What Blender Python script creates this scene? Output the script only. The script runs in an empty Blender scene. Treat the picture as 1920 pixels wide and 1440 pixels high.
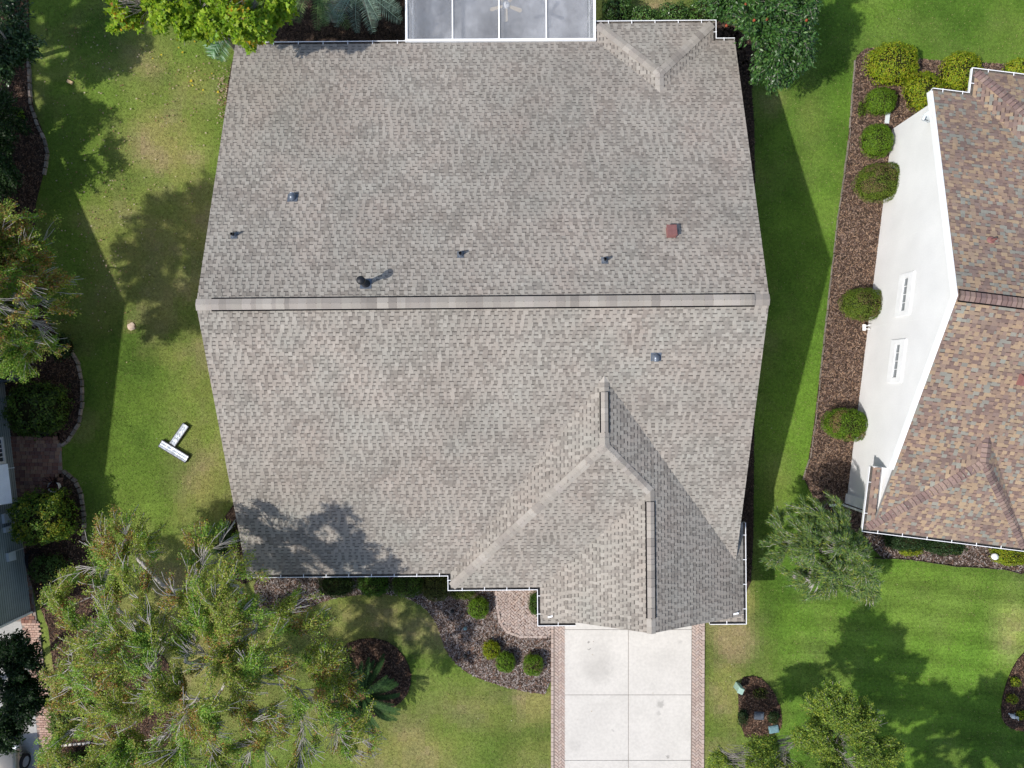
import bpy, math, random
import numpy as np
from mathutils import Vector, Matrix
C = bpy.data.collections.new('yard'); bpy.context.scene.collection.children.link(C)
sc = bpy.context.scene
R = math.radians
# ---------------------------------------------------------------- camera, sky, sun, exposure
H = 31.0; F = 1333.0                     # flying height in metres, focal length in photo pixels
cam_d = bpy.data.cameras.new('camera'); cam = bpy.data.objects.new('camera', cam_d); C.objects.link(cam)
cam.location = (0, 0, H); cam.rotation_euler = (0, 0, 0)
cam_d.sensor_width = 36; cam_d.lens = 36 * F / 1920; cam_d.clip_end = 500; cam_d.clip_start = .1
sc.camera = cam
w = bpy.data.worlds.new('World'); sc.world = w; w.use_nodes = True
nt = w.node_tree; sky = nt.nodes.new('ShaderNodeTexSky'); sky.sky_type = 'NISHITA'; sky.sun_disc = False
EL = 49.0
sky.sun_elevation = R(EL); sky.sun_rotation = R(243.9); sky.air_density = 1.0; sky.dust_density = 1.5
bg = nt.nodes['Background']; bg.inputs[1].default_value = .15; nt.links.new(sky.outputs[0], bg.inputs[0])
sun_d = bpy.data.lights.new('sun', 'SUN'); sun = bpy.data.objects.new('sun', sun_d); C.objects.link(sun)
sun_d.energy = 3.75; sun_d.angle = R(.8); sun_d.color = (1, .965, .91)
c_ = math.cos(R(EL)); sun.rotation_euler = Vector((.898 * c_, .44 * c_, -math.sin(R(EL)))).to_track_quat('-Z', 'Y').to_euler()
sun.location = (-30, -15, 40)
sc.view_settings.view_transform = 'Standard'; sc.view_settings.look = 'None'
sc.view_settings.exposure = .26; sc.view_settings.gamma = 1
sc.render.resolution_x = 1024; sc.render.resolution_y = 768
try: sc.cycles.transparent_max_bounces = 16
except Exception: pass

def P(u, v, z=0.0):                      # where the ray through a photo pixel meets height z
    return ((u - 960) / F * (H - z), (720 - v) / F * (H - z), z)

# ---------------------------------------------------------------- helpers
rng = np.random.default_rng(7); rnd = random.Random(7)

def link(o, parent=None):
    C.objects.link(o)
    if parent is not None: o.parent = parent
    return o
def tag(o, label=None, cat=None, group=None, kind=None):
    for k, v in (('label', label), ('category', cat), ('group', group), ('kind', kind)):
        if v: o[k] = v
    return o
def thing(name, label, cat, loc=(0, 0, 0), rz=0, group=None):
    o = bpy.data.objects.new(name, None); o.location = loc; o.rotation_euler = (0, 0, rz); o.empty_display_size = .2
    return tag(link(o), label, cat, group)
def np_mesh(name, V, Fc, mat, cols=None, parent=None, smooth=False):
    V = np.asarray(V, np.float32); Fc = np.asarray(Fc, np.int32); k = Fc.shape[1]
    me = bpy.data.meshes.new(name); me.vertices.add(len(V)); me.vertices.foreach_set('co', V.ravel())
    me.loops.add(Fc.size); me.loops.foreach_set('vertex_index', Fc.ravel())
    me.polygons.add(len(Fc)); me.polygons.foreach_set('loop_start', np.arange(0, Fc.size, k, dtype=np.int32))
    if smooth: me.polygons.foreach_set('use_smooth', np.ones(len(Fc), bool))
    me.update(calc_edges=True)
    if cols is not None:
        a = me.attributes.new('Col', 'FLOAT_COLOR', 'FACE')
        cc = np.ones((len(Fc), 4), np.float32); cc[:, :3] = cols; a.data.foreach_set('color', cc.ravel())
    me.materials.append(mat)
    return link(bpy.data.objects.new(name, me), parent)
class MB:
    def __init__(s): s.v = []; s.f = []; s.c = []
    def poly(s, pts, col=(.5, .5, .5)):
        n = len(s.v); s.v += [tuple(p) for p in pts]; s.f.append(tuple(range(n, n + len(pts)))); s.c.append(col)
    def box(s, x0, x1, y0, y1, z0, z1, col=(.5, .5, .5), M=None, skip_bottom=False, bev=0):
        b = bev
        p = [(x0, y0, z0), (x1, y0, z0), (x1, y1, z0), (x0, y1, z0), (x0 + b, y0 + b, z1), (x1 - b, y0 + b, z1), (x1 - b, y1 - b, z1), (x0 + b, y1 - b, z1)]
        if b: p = p[:4] + p[4:]
        if M is not None: p = [tuple(M @ Vector(q)) for q in p]
        n = len(s.v); s.v += p
        fs = [(4, 5, 6, 7), (0, 1, 5, 4), (1, 2, 6, 5), (2, 3, 7, 6), (3, 0, 4, 7)] + ([] if skip_bottom else [(3, 2, 1, 0)])
        for f in fs: s.f.append(tuple(n + i for i in f)); s.c.append(col)
    def tube(s, pts, r, n=8, col=(.5, .5, .5), r1=None, cap=True):
        pts = [Vector(p) for p in pts]; base = len(s.v); m = len(pts)
        for i, p in enumerate(pts):
            d = (pts[min(i + 1, m - 1)] - pts[max(i - 1, 0)]).normalized()
            a = d.orthogonal().normalized() if abs(d.z) < .99 else Vector((1, 0, 0)); b = d.cross(a).normalized(); a = b.cross(d)
            rr = r if r1 is None else r + (r1 - r) * i / max(m - 1, 1)
            if isinstance(r, (list, tuple)): rr = r[i]
            for k in range(n):
                an = 2 * math.pi * k / n; s.v.append(tuple(p + a * (rr * math.cos(an)) + b * (rr * math.sin(an))))
        for i in range(m - 1):
            for k in range(n):
                k2 = (k + 1) % n; s.f.append((base + i * n + k, base + i * n + k2, base + (i + 1) * n + k2, base + (i + 1) * n + k)); s.c.append(col)
        if cap:
            s.f.append(tuple(base + k for k in reversed(range(n)))); s.c.append(col)
            s.f.append(tuple(base + (m - 1) * n + k for k in range(n))); s.c.append(col)
    def lathe(s, prof, cx=0, cy=0, n=16, col=(.5, .5, .5)):
        base = len(s.v)
        for (r, z) in prof:
            for k in range(n):
                an = 2 * math.pi * k / n; s.v.append((cx + r * math.cos(an), cy + r * math.sin(an), z))
        for i in range(len(prof) - 1):
            for k in range(n):
                k2 = (k + 1) % n; s.f.append((base + i * n + k, base + i * n + k2, base + (i + 1) * n + k2, base + (i + 1) * n + k)); s.c.append(col)
    def mesh(s, name, mat):
        me = bpy.data.meshes.new(name); me.from_pydata(s.v, [], s.f); me.update()
        a = me.attributes.new('Col', 'FLOAT_COLOR', 'FACE')
        a.data.foreach_set('color', np.array([(c[0], c[1], c[2], 1) for c in s.c], np.float32).ravel())
        me.materials.append(mat); return me
    def build(s, name, mat, parent=None, smooth=False):
        me = s.mesh(name, mat)
        if smooth:
            me.polygons.foreach_set('use_smooth', [len(f) <= 4 for f in s.f])
        return link(bpy.data.objects.new(name, me), parent)

def inst(name, me, parent, M):
    o = bpy.data.objects.new(name, me); link(o, parent); o.matrix_basis = M; return o

def hsh(ix, iy, seed):
    n = (ix * 374761393 + iy * 668265263 + seed * 974711) & 0x7fffffff
    n = ((n ^ (n >> 13)) * 1274126177) & 0x7fffffff
    return ((n ^ (n >> 16)) & 0xffff) / 65535.0
def vnoise(x, y, scale, seed=0):
    x = np.asarray(x, float) / scale; y = np.asarray(y, float) / scale
    ix = np.floor(x).astype(np.int64); iy = np.floor(y).astype(np.int64); fx = x - ix; fy = y - iy
    fx = fx * fx * (3 - 2 * fx); fy = fy * fy * (3 - 2 * fy)
    a = hsh(ix, iy, seed); b = hsh(ix + 1, iy, seed); c = hsh(ix, iy + 1, seed); d = hsh(ix + 1, iy + 1, seed)
    return (a * (1 - fx) + b * fx) * (1 - fy) + (c * (1 - fx) + d * fx) * fy
def fbm(x, y, scale, seed=0, o=4):
    s = 0; a = 1; t = 0
    x = np.asarray(x, float); y = np.asarray(y, float)
    for i in range(o):
        q = .6 + 1.17 * i + seed; cq, sq = math.cos(q), math.sin(q); s = s + a * vnoise(x * cq - y * sq, x * sq + y * cq, scale / 2 ** i, seed + i)
        t += a; a *= .55
    return s / t

# ---------------------------------------------------------------- materials
def mat(name, col=None, rough=.8, spec=.3, metal=0, vc=False, n1=None, n2=None, bump=None, transl=0, alpha=None, stretch=None, coat=0):
    """n1, n2: (scale, strength) multiplicative colour noise; bump: (scale, distance)"""
    m = bpy.data.materials.new(name); m.use_nodes = True; N = m.node_tree.nodes; L = m.node_tree.links
    b = N['Principled BSDF']; b.inputs['Roughness'].default_value = rough; b.inputs['Specular IOR Level'].default_value = spec
    b.inputs['Metallic'].default_value = metal
    if coat: b.inputs['Coat Weight'].default_value = coat
    if vc:
        a = N.new('ShaderNodeAttribute'); a.attribute_name = 'Col'; cur = a.outputs['Color']
    else:
        rgb = N.new('ShaderNodeRGB'); rgb.outputs[0].default_value = (*col, 1); cur = rgb.outputs[0]
    geo = N.new('ShaderNodeNewGeometry'); pos = geo.outputs['Position']
    if stretch:
        mp = N.new('ShaderNodeMapping'); mp.inputs['Scale'].default_value = stretch; L.new(pos, mp.inputs[0]); pos = mp.outputs[0]
    for nn in (n1, n2):
        if not nn: continue
        t = N.new('ShaderNodeTexNoise'); t.inputs['Scale'].default_value = nn[0]; t.inputs['Detail'].default_value = 4; L.new(pos, t.inputs['Vector'])
        r = N.new('ShaderNodeMapRange'); r.inputs[1].default_value = .3; r.inputs[2].default_value = .7; r.inputs[3].default_value = 1 - nn[1]; r.inputs[4].default_value = 1 + nn[1]
        L.new(t.outputs['Fac'], r.inputs[0])
        mx = N.new('ShaderNodeVectorMath'); mx.operation = 'SCALE'; L.new(cur, mx.inputs[0]); L.new(r.outputs[0], mx.inputs['Scale']); cur = mx.outputs[0]
    L.new(cur, b.inputs['Base Color'])
    if bump:
        t = N.new('ShaderNodeTexNoise'); t.inputs['Scale'].default_value = bump[0]; t.inputs['Detail'].default_value = 3; L.new(pos, t.inputs['Vector'])
        bp = N.new('ShaderNodeBump'); bp.inputs['Distance'].default_value = bump[1]; bp.inputs['Strength'].default_value = 1; L.new(t.outputs['Fac'], bp.inputs['Height']); L.new(bp.outputs[0], b.inputs['Normal'])
    out = N['Material Output']; sh = b.outputs[0]
    if transl:
        t = N.new('ShaderNodeBsdfTranslucent'); L.new(cur, t.inputs[0]); mx = N.new('ShaderNodeMixShader'); mx.inputs[0].default_value = transl
        L.new(sh, mx.inputs[1]); L.new(t.outputs[0], mx.inputs[2]); sh = mx.outputs[0]
    if alpha is not None:
        t = N.new('ShaderNodeBsdfTransparent'); mx = N.new('ShaderNodeMixShader'); mx.inputs[0].default_value = alpha
        L.new(t.outputs[0], mx.inputs[1]); L.new(sh, mx.inputs[2]); sh = mx.outputs[0]
    L.new(sh, out.inputs[0]); return m
M = {}
M['grass'] = mat('lawn_grass', vc=True, rough=.9, spec=.1, n1=(9, .22), n2=(45, .35), bump=(30, .03))
M['blade'] = mat('grass_blade', vc=True, rough=.8, spec=.15, transl=.25)
M['shingle'] = mat('asphalt_shingle', vc=True, rough=.95, spec=.12, n1=(.9, .06), n2=(60, .16), bump=(120, .002))
M['brownshingle'] = mat('brown_shingle', vc=True, rough=.95, spec=.12, n1=(1.2, .06), n2=(60, .2), bump=(120, .002))
M['white'] = mat('white_paint', (.86, .86, .86), rough=.45, n1=(3, .05), n2=(30, .04))
M['fascia'] = mat('white_fascia', (.78, .78, .77), rough=.5, n1=(4, .04))
M['trough'] = mat('gutter_grime_shade', (.14, .125, .11), rough=.9, n1=(8, .4))  # dark colour holds both the grime and the shade inside the gutter
M['stucco'] = mat('white_stucco', (.77, .765, .755), rough=.9, spec=.2, n1=(.8, .045), n2=(40, .05), bump=(60, .008))
M['beige'] = mat('beige_stucco', (.6, .53, .42), rough=.9, n1=(1, .05), bump=(90, .004))
M['siding'] = mat('grey_siding', vc=True, rough=.6, n1=(2, .08), n2=(20, .06))
M['black'] = mat('black_plastic', (.012, .013, .016), rough=.5, spec=.35)
M['ventblack'] = mat('vent_black', (.006, .006, .007), rough=.9, spec=.05)
M['ventgrey'] = mat('painted_metal', (.13, .15, .18), rough=.35, spec=.5, metal=.3, n1=(10, .2))
M['brownmetal'] = mat('red_brown_metal', (.22, .10, .09), rough=.5, n1=(10, .1))
M['galv'] = mat('galvanised_metal', (.66, .69, .73), rough=.5, metal=.4, n1=(9, .2), n2=(30, .1))
M['windowpane'] = mat('hazy_window_glass', (.24, .26, .27), rough=.15, spec=.6)
M['concrete'] = mat('driveway_concrete', (.56, .53, .485), rough=.9, spec=.2, n1=(.9, .05), n2=(9, .06), bump=(60, .003))
M['greyconcrete'] = mat('grey_concrete', (.36, .35, .33), rough=.9, n1=(.8, .12), n2=(14, .08), bump=(60, .003))
M['paver'] = mat('paver', vc=True, rough=.9, spec=.2, n2=(40, .12), bump=(70, .003))
M['joint'] = mat('joint_sand', (.25, .205, .175), rough=1, n2=(50, .3))
M['soil'] = mat('mulch_soil', (.055, .038, .029), rough=1, spec=.1, n1=(3, .3), n2=(28, .5), bump=(25, .05))
M['chip'] = mat('mulch_chip', vc=True, rough=.95, spec=.1)
M['stone'] = mat('edging_stone', vc=True, rough=.95, n1=(12, .25), n2=(50, .2), bump=(30, .01))
M['bark'] = mat('grey_bark', (.27, .245, .215), rough=.9, n1=(6, .25), n2=(40, .25), bump=(30, .01))
M['palebark'] = mat('pale_twig', (.40, .365, .33), rough=.85, n1=(6, .2))
M['leaf'] = mat('leaf', vc=True, rough=.5, spec=.3, transl=.5)
M['gloss'] = mat('glossy_leaf', vc=True, rough=.33, spec=.38, transl=.15)
M['needle'] = mat('needle_leaf', vc=True, rough=.7, spec=.2, transl=.2)
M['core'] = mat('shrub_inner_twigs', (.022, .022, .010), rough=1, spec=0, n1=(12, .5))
M['glass'] = mat('window_glass', (.06, .07, .08), rough=.08, spec=.8)
M['lanai_floor'] = mat('patio_tile', (.26, .26, .27), rough=.7, n1=(.55, .6), n2=(2.5, .3))
M['screen'] = mat('insect_screen', (.40, .41, .43), rough=.8, n1=(1.2, .25), n2=(70, .2), alpha=.27, stretch=(1, .15, 1))
M['fan'] = mat('fan_blade', (.62, .52, .38), rough=.5)
M['paint'] = mat('champagne_car_paint', (.36, .33, .28), rough=.3, metal=.4, coat=.8)
M['tyre'] = mat('tyre_rubber', (.02, .02, .02), rough=.85)
M['alloy'] = mat('alloy_rim', (.6, .6, .6), rough=.3, metal=.8)
M['greenbox'] = mat('pale_green_metal', (.33, .47, .40), rough=.5, n1=(8, .1))
M['bluebox'] = mat('blue_grey_plastic', (.14, .24, .26), rough=.6, n1=(8, .2))
M['dirtstone'] = mat('pale_stone', (.55, .42, .32), rough=.9, n1=(15, .2))
M['dish'] = mat('dish_grey', (.62, .66, .68), rough=.4)
# ---------------------------------------------------------------- lawn
def lerp(a, b, t): return a + (b - a) * t
DRY = [(300, 270, 75, 70, .8), (270, 150, 60, 60, .35), (300, 420, 90, 130, .5), (340, 520, 60, 110, .35), (1375, 1195, 45, 60, .9), (1360, 1290, 35, 90, .75), (1400, 1130, 18, 60, .8),
       (690, 1150, 70, 45, .8), (800, 1180, 60, 40, .55), (660, 1200, 80, 50, .5), (880, 1330, 110, 60, .45), (1000, 1330, 45, 40, .7), (760, 1400, 120, 70, .55), (1000, 1420, 60, 50, .45),
       (1240, 15, 45, 20, .8), (1450, 190, 35, 25, .5), (1900, 1190, 30, 50, .7), (245, 612, 10, 10, .9), (390, 720, 70, 200, .35), (380, 860, 60, 140, .35), (1520, 220, 30, 60, .3), (330, 1230, 260, 170, .75), (600, 1180, 90, 60, .6), (1460, 900, 30, 60, .35), (360, 170, 60, 50, .5)]
def lawn_colour(x, y):
    g0 = np.array([.066, .116, .017]); g1 = np.array([.120, .190, .027]); dry = np.array([.26, .235, .08]); dry2 = np.array([.30, .23, .125])
    a = fbm(x, y, 3.2, 3)[..., None]; col = lerp(g0, g1, np.clip((a - .3) * 2.2, 0, 1))
    b = fbm(x, y, .9, 11)[..., None]; col = col * (0.78 + .44 * b)
    u = 960 + x * F / H; v = 720 - y * F / H
    d = np.zeros_like(x)
    for (pu, pv, ru, rv, s) in DRY: d = np.maximum(d, s * np.exp(-(((u - pu) / ru) ** 2 + ((v - pv) / rv) ** 2)))
    n = fbm(x, y, 1.3, 21); n2 = fbm(x, y, .35, 31)
    d = np.clip(d * (.35 + 1.3 * n) * (.6 + .8 * n2) * 1.15 + .42 * np.clip((fbm(x, y, 2.1, 44) - .47) * 4, 0, 1) * (1 - .6 * np.clip((x - 10) / 2, 0, 1)), 0, 1)
    dc = lerp(dry, dry2, np.clip((fbm(x, y, 1.0, 55) - .4) * 3, 0, 1)[..., None])
    col = lerp(col, dc, (d * .85)[..., None])
    # bright clean turf of the right-hand yards, with mowing stripes
    m = np.clip((x - 11.2) / 1.5, 0, 1) * np.clip((-6 - y) / 2, 0, 1)
    st = np.sin((y * 1.0 + x * .12) * 2 * math.pi / 1.05 + 1.2 * vnoise(x, y, 3, 5))
    col = col * (1 + (.13 * st * m)[..., None]) * (1 + .12 * m)[..., None]
    rgt = np.clip((x - 10) / 2, 0, 1)[..., None]; col = col * lerp(np.ones(3), np.array([.95, 1.08, .92]), rgt)
    return col
xs = np.concatenate([[-120, -60], np.arange(-26, 26.01, .2), [60, 120]]); ys = np.concatenate([[-120, -50], np.arange(-19, 19.01, .2), [50, 120]])
X, Y = np.meshgrid(xs, ys); Z = .05 * (fbm(X, Y, 2.5, 9) - .5) * (np.abs(X) < 25) * (np.abs(Y) < 18) - .03
V = np.stack([X, Y, Z], -1).reshape(-1, 3); nx = len(xs); ny = len(ys)
i = (np.arange(ny - 1)[:, None] * nx + np.arange(nx - 1)[None]).ravel(); Fq = np.stack([i, i + 1, i + 1 + nx, i + nx], 1)
cx = V[Fq].mean(1); o = np_mesh('lawn', V, Fq, M['grass'], lawn_colour(cx[:, 0], cx[:, 1]), smooth=True); tag(o, kind='structure')

def in_poly(x, y, poly):
    r = np.zeros(x.shape, bool); n = len(poly); j = n - 1
    for i in range(n):
        (xi, yi), (xj, yj) = poly[i], poly[j]
        c = ((yi > y) != (yj > y)) & (x < (xj - xi) * (y - yi) / ((yj - yi) if yj != yi else 1e-9) + xi); r ^= c; j = i
    return r
def smooth_poly(pts, it=2):
    for _ in range(it):
        q = []
        for a, b in zip(pts, pts[1:] + pts[:1]):
            q += [(a[0] * .75 + b[0] * .25, a[1] * .75 + b[1] * .25), (a[0] * .25 + b[0] * .75, a[1] * .25 + b[1] * .75)]
        pts = q
    return pts
def W2(pts): return [P(u, v)[:2] for u, v in pts]

from mathutils.geometry import tessellate_polygon
def sheet(name, pts, z0, z1, m):
    """a slab with a top at z1, sides down to z0"""
    n = len(pts); a = sum(pts[i][0] * pts[(i + 1) % n][1] - pts[(i + 1) % n][0] * pts[i][1] for i in range(n))
    if a < 0: pts = pts[::-1]
    b = MB(); tris = tessellate_polygon([[Vector((x, y, 0)) for x, y in pts]])
    b.v = [(x, y, z1) for x, y in pts] + [(x, y, z0) for x, y in pts]
    for t in tris:
        A, B, D = [Vector(pts[k]) for k in t]
        t = tuple(t) if (B - A).cross(D - A) > 0 else tuple(reversed(t))
        b.f.append(t); b.c.append((.5, .5, .5))
    for k in range(n): k2 = (k + 1) % n; b.f.append((k, n + k, n + k2, k2)); b.c.append((.5, .5, .5))
    return b.build(name, m)

CH_BROWN = np.array([(.055, .03, .02), (.085, .048, .032), (.12, .07, .048), (.17, .10, .065), (.035, .022, .016), (.2, .13, .09)])
CH_RUST = np.array([(.10, .062, .046), (.135, .085, .062), (.20, .125, .082), (.07, .044, .034), (.27, .18, .12), (.15, .105, .085), (.24, .17, .13)])
CH_GREY = np.array([(.16, .12, .10), (.22, .175, .15), (.29, .245, .22), (.09, .065, .055), (.13, .085, .065), (.34, .30, .28), (.20, .12, .085)])
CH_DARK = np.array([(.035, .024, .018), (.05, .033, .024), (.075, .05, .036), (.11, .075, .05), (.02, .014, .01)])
keepouts = []
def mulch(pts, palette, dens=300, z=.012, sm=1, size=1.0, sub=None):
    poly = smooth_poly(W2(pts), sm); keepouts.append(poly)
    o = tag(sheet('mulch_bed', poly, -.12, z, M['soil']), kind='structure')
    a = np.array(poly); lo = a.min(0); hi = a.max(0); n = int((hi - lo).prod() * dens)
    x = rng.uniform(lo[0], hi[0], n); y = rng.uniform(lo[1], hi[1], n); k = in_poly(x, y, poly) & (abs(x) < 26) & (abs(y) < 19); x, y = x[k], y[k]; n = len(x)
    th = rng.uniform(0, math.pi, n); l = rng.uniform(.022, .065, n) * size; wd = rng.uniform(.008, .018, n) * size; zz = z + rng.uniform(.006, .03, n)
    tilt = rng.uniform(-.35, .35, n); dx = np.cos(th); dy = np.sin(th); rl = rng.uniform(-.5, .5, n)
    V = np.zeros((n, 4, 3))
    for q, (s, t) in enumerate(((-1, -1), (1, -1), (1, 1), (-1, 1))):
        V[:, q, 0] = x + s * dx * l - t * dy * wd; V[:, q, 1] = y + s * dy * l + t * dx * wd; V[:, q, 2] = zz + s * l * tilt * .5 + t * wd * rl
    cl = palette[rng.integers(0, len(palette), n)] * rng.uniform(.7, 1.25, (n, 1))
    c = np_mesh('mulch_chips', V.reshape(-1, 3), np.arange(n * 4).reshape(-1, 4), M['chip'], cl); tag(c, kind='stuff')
    c['label'] = 'loose shredded wood mulch chips strewn over a planting bed'
    return poly
mulch([(495, 1060), (470, 1110), (505, 1165), (560, 1150), (615, 1122), (700, 1112), (760, 1118), (798, 1140), (820, 1170), (830, 1207), (848, 1238), (880, 1265), (930, 1283), (985, 1297), (1033, 1303), (1034, 1190), (1034, 1150), (1034, 1040), (842, 1030)], CH_GREY, 520, sm=1)
mulch([(612, 1260), (640, 1210), (690, 1194), (735, 1205), (765, 1240), (773, 1275), (760, 1310), (735, 1328), (690, 1350), (630, 1345), (580, 1310)], CH_BROWN, 420)
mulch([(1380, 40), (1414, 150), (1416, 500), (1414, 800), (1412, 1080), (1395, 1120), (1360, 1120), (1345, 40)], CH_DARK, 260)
mulch([(1603, 112), (1616, 94), (1642, 88), (1700, 108), (1760, 114), (1930, 122), (2100, 135), (2100, 300), (1760, 330), (1640, 915), (1670, 985), (1600, 1010), (1502, 910), (1520, 850), (1545, 640), (1568, 430), (1592, 260)], CH_RUST, 420, sm=1)
mulch([(1600, 960), (1640, 1045), (1700, 1047), (1790, 1060), (1880, 1066), (1930, 1078), (2100, 1100), (2100, 980), (1640, 930)], CH_GREY, 300)
mulch([(1384, 1272), (1420, 1266), (1448, 1290), (1466, 1335), (1464, 1370), (1430, 1388), (1386, 1378)], CH_BROWN, 420)
mulch([(1960, 1195), (1915, 1225), (1890, 1270), (1877, 1320), (1880, 1355), (1905, 1371), (1990, 1375), (2050, 1290)], CH_BROWN, 400)
mulch([(-60, -120), (52, -80), (54, 120), (60, 200), (82, 250), (90, 285), (80, 330), (62, 400), (70, 560), (110, 640), (150, 690), (156, 745), (147, 800), (118, 838), (20, 815), (-60, 815)], CH_BROWN, 300)
mulch([(30, 915), (118, 880), (150, 905), (160, 960), (160, 1040), (190, 1110), (260, 1180), (330, 1260), (340, 1360), (280, 1440), (110, 1480), (100, 1200), (60, 1100), (20, 960)], CH_BROWN, 300)
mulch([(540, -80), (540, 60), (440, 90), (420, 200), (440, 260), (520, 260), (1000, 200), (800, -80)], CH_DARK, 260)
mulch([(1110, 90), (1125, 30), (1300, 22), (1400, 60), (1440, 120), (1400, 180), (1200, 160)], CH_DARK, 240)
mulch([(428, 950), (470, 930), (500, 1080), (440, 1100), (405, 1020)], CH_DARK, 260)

def pts_box(pu0, pv0, pu1, pv1): return W2([(pu0, pv0), (pu1, pv0), (pu1, pv1), (pu0, pv1)])
walk = smooth_poly(W2([(926, 1040), (928, 1130), (934, 1168), (948, 1187), (975, 1196.5), (1033, 1196.5), (1033, 1040)]), 0)
keepouts += [walk, pts_box(1032, 1040, 1323, 2000), pts_box(20, 805, 118, 930), pts_box(-300, 1150, 108, 2000)]

# grass blades and fallen leaves
def free(x, y):
    k = np.ones(x.shape, bool)
    for p in keepouts: k &= ~in_poly(x, y, p)
    hx = (x > -10.3) & (x < 8.6) & (y > -7) & (y < 13.2); k &= ~hx
    return k
n = 420000; x = rng.uniform(-22.8, 22.8, n); y = rng.uniform(-17.2, 17.2, n); k = free(x, y); x, y = x[k], y[k]; n = len(x)
u_ = 960 + x * F / H
th = rng.uniform(0, 2 * math.pi, n); hgt = rng.uniform(.015, .045, n); ln = rng.uniform(.012, .05, n); wd = rng.uniform(.008, .018, n)
dx, dy = np.cos(th), np.sin(th); zb = .05 * (fbm(x, y, 2.5, 9) - .5) - .03
V = np.zeros((n, 3, 3)); V[:, 0, 0] = x - dy * wd; V[:, 0, 1] = y + dx * wd; V[:, 1, 0] = x + dy * wd; V[:, 1, 1] = y - dx * wd; V[:, 0, 2] = V[:, 1, 2] = zb
V[:, 2, 0] = x + dx * ln; V[:, 2, 1] = y + dy * ln; V[:, 2, 2] = zb + hgt
cl = lawn_colour(x, y) * rng.uniform(.55, 1.75, (n, 1)) * np.array([1.05, 1.0, 1.0]); kk = rng.random(n) < .10; cl[kk] = np.array([.30, .26, .12]) * rng.uniform(.6, 1.2, (kk.sum(), 1))
o = tag(np_mesh('grass_blades', V.reshape(-1, 3), np.arange(n * 3).reshape(-1, 3), M['blade'], cl), 'short mown grass blades covering the lawns around the house', 'grass', kind='stuff')
def litter(cent, n, cols, size, lab):
    x = []; y = []
    for (u, v, su, sv, m) in cent:
        a, b, _ = P(u, v); x.append(rng.normal(a, su * H / F, m)); y.append(rng.normal(b, sv * H / F, m))
    x = np.concatenate(x); y = np.concatenate(y); n = len(x); th = rng.uniform(0, 6.28, n); s = rng.uniform(.5, 1.2, n) * size
    V = np.zeros((n, 5, 3)); cols = np.array(cols)
    for q, (r, a) in enumerate(((1, 0), (.7, 1.1), (.8, 2.4), (.8, 3.9), (.7, 5.2))):
        V[:, q, 0] = x + np.cos(th + a) * r * s; V[:, q, 1] = y + np.sin(th + a) * r * s; V[:, q, 2] = .035 + rng.uniform(0, .03, n)
    o = np_mesh('fallen_leaves', V.reshape(-1, 3), np.arange(n * 5).reshape(-1, 5), M['leaf'], cols[rng.integers(0, len(cols), n)] * rng.uniform(.7, 1.2, (n, 1)))
    tag(o, lab, 'leaves', kind='stuff')
litter([(240, 240, 90, 100, 230), (360, 150, 40, 30, 60), (418, 190, 6, 35, 150), (150, 90, 50, 40, 60), (250, 420, 90, 90, 90), (180, 500, 40, 90, 120)], 0,
       [(.50, .36, .24), (.42, .28, .17), (.6, .5, .38), (.30, .17, .09), (.55, .42, .3)], .042, 'dry tan leaves scattered over the left lawn below the yellowing tree')
litter([(360, 900, 120, 90, 40), (900, 1300, 130, 70, 36), (1650, 1200, 120, 90, 20), (1500, 500, 50, 200, 18), (1720, 60, 90, 30, 8), (1380, 1240, 20, 70, 30)], 0, [(.5, .4, .26), (.55, .5, .4), (.35, .24, .12)], .026, 'a few small dry leaves sprinkled over the sunlit front and right lawns')
litter([(380, 160, 30, 20, 5), (330, 70, 30, 30, 8)], 0, [(.75, .52, .03), (.8, .6, .05)], .07, 'bright yellow fallen leaves on the grass by the roof corner')

# ---------------------------------------------------------------- driveway slabs, paver bands, entry walk
d = bpy.data.objects.new('driveway', None); link(d); tag(d, kind='structure')
def slab(poly, z0, z1, m, parent, name, bev=.012):
    b = MB(); n = len(poly); c = Vector((sum(p[0] for p in poly) / n, sum(p[1] for p in poly) / n))
    inn = [tuple(Vector(p) + (c - Vector(p)).normalized() * bev) for p in poly]
    b.v = [(x, y, z0) for x, y in poly] + [(x, y, z1 - bev * .6) for x, y in poly] + [(x, y, z1) for x, y in inn]
    b.f.append(tuple(range(2 * n, 3 * n))); b.c.append((.5, .5, .5))
    for r in (0, 1):
        for k in range(n): k2 = (k + 1) % n; b.f.append((r * n + k, r * n + k2, (r + 1) * n + k2, (r + 1) * n + k)); b.c.append((.5, .5, .5))
    return b.build(name, m, parent)
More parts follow.
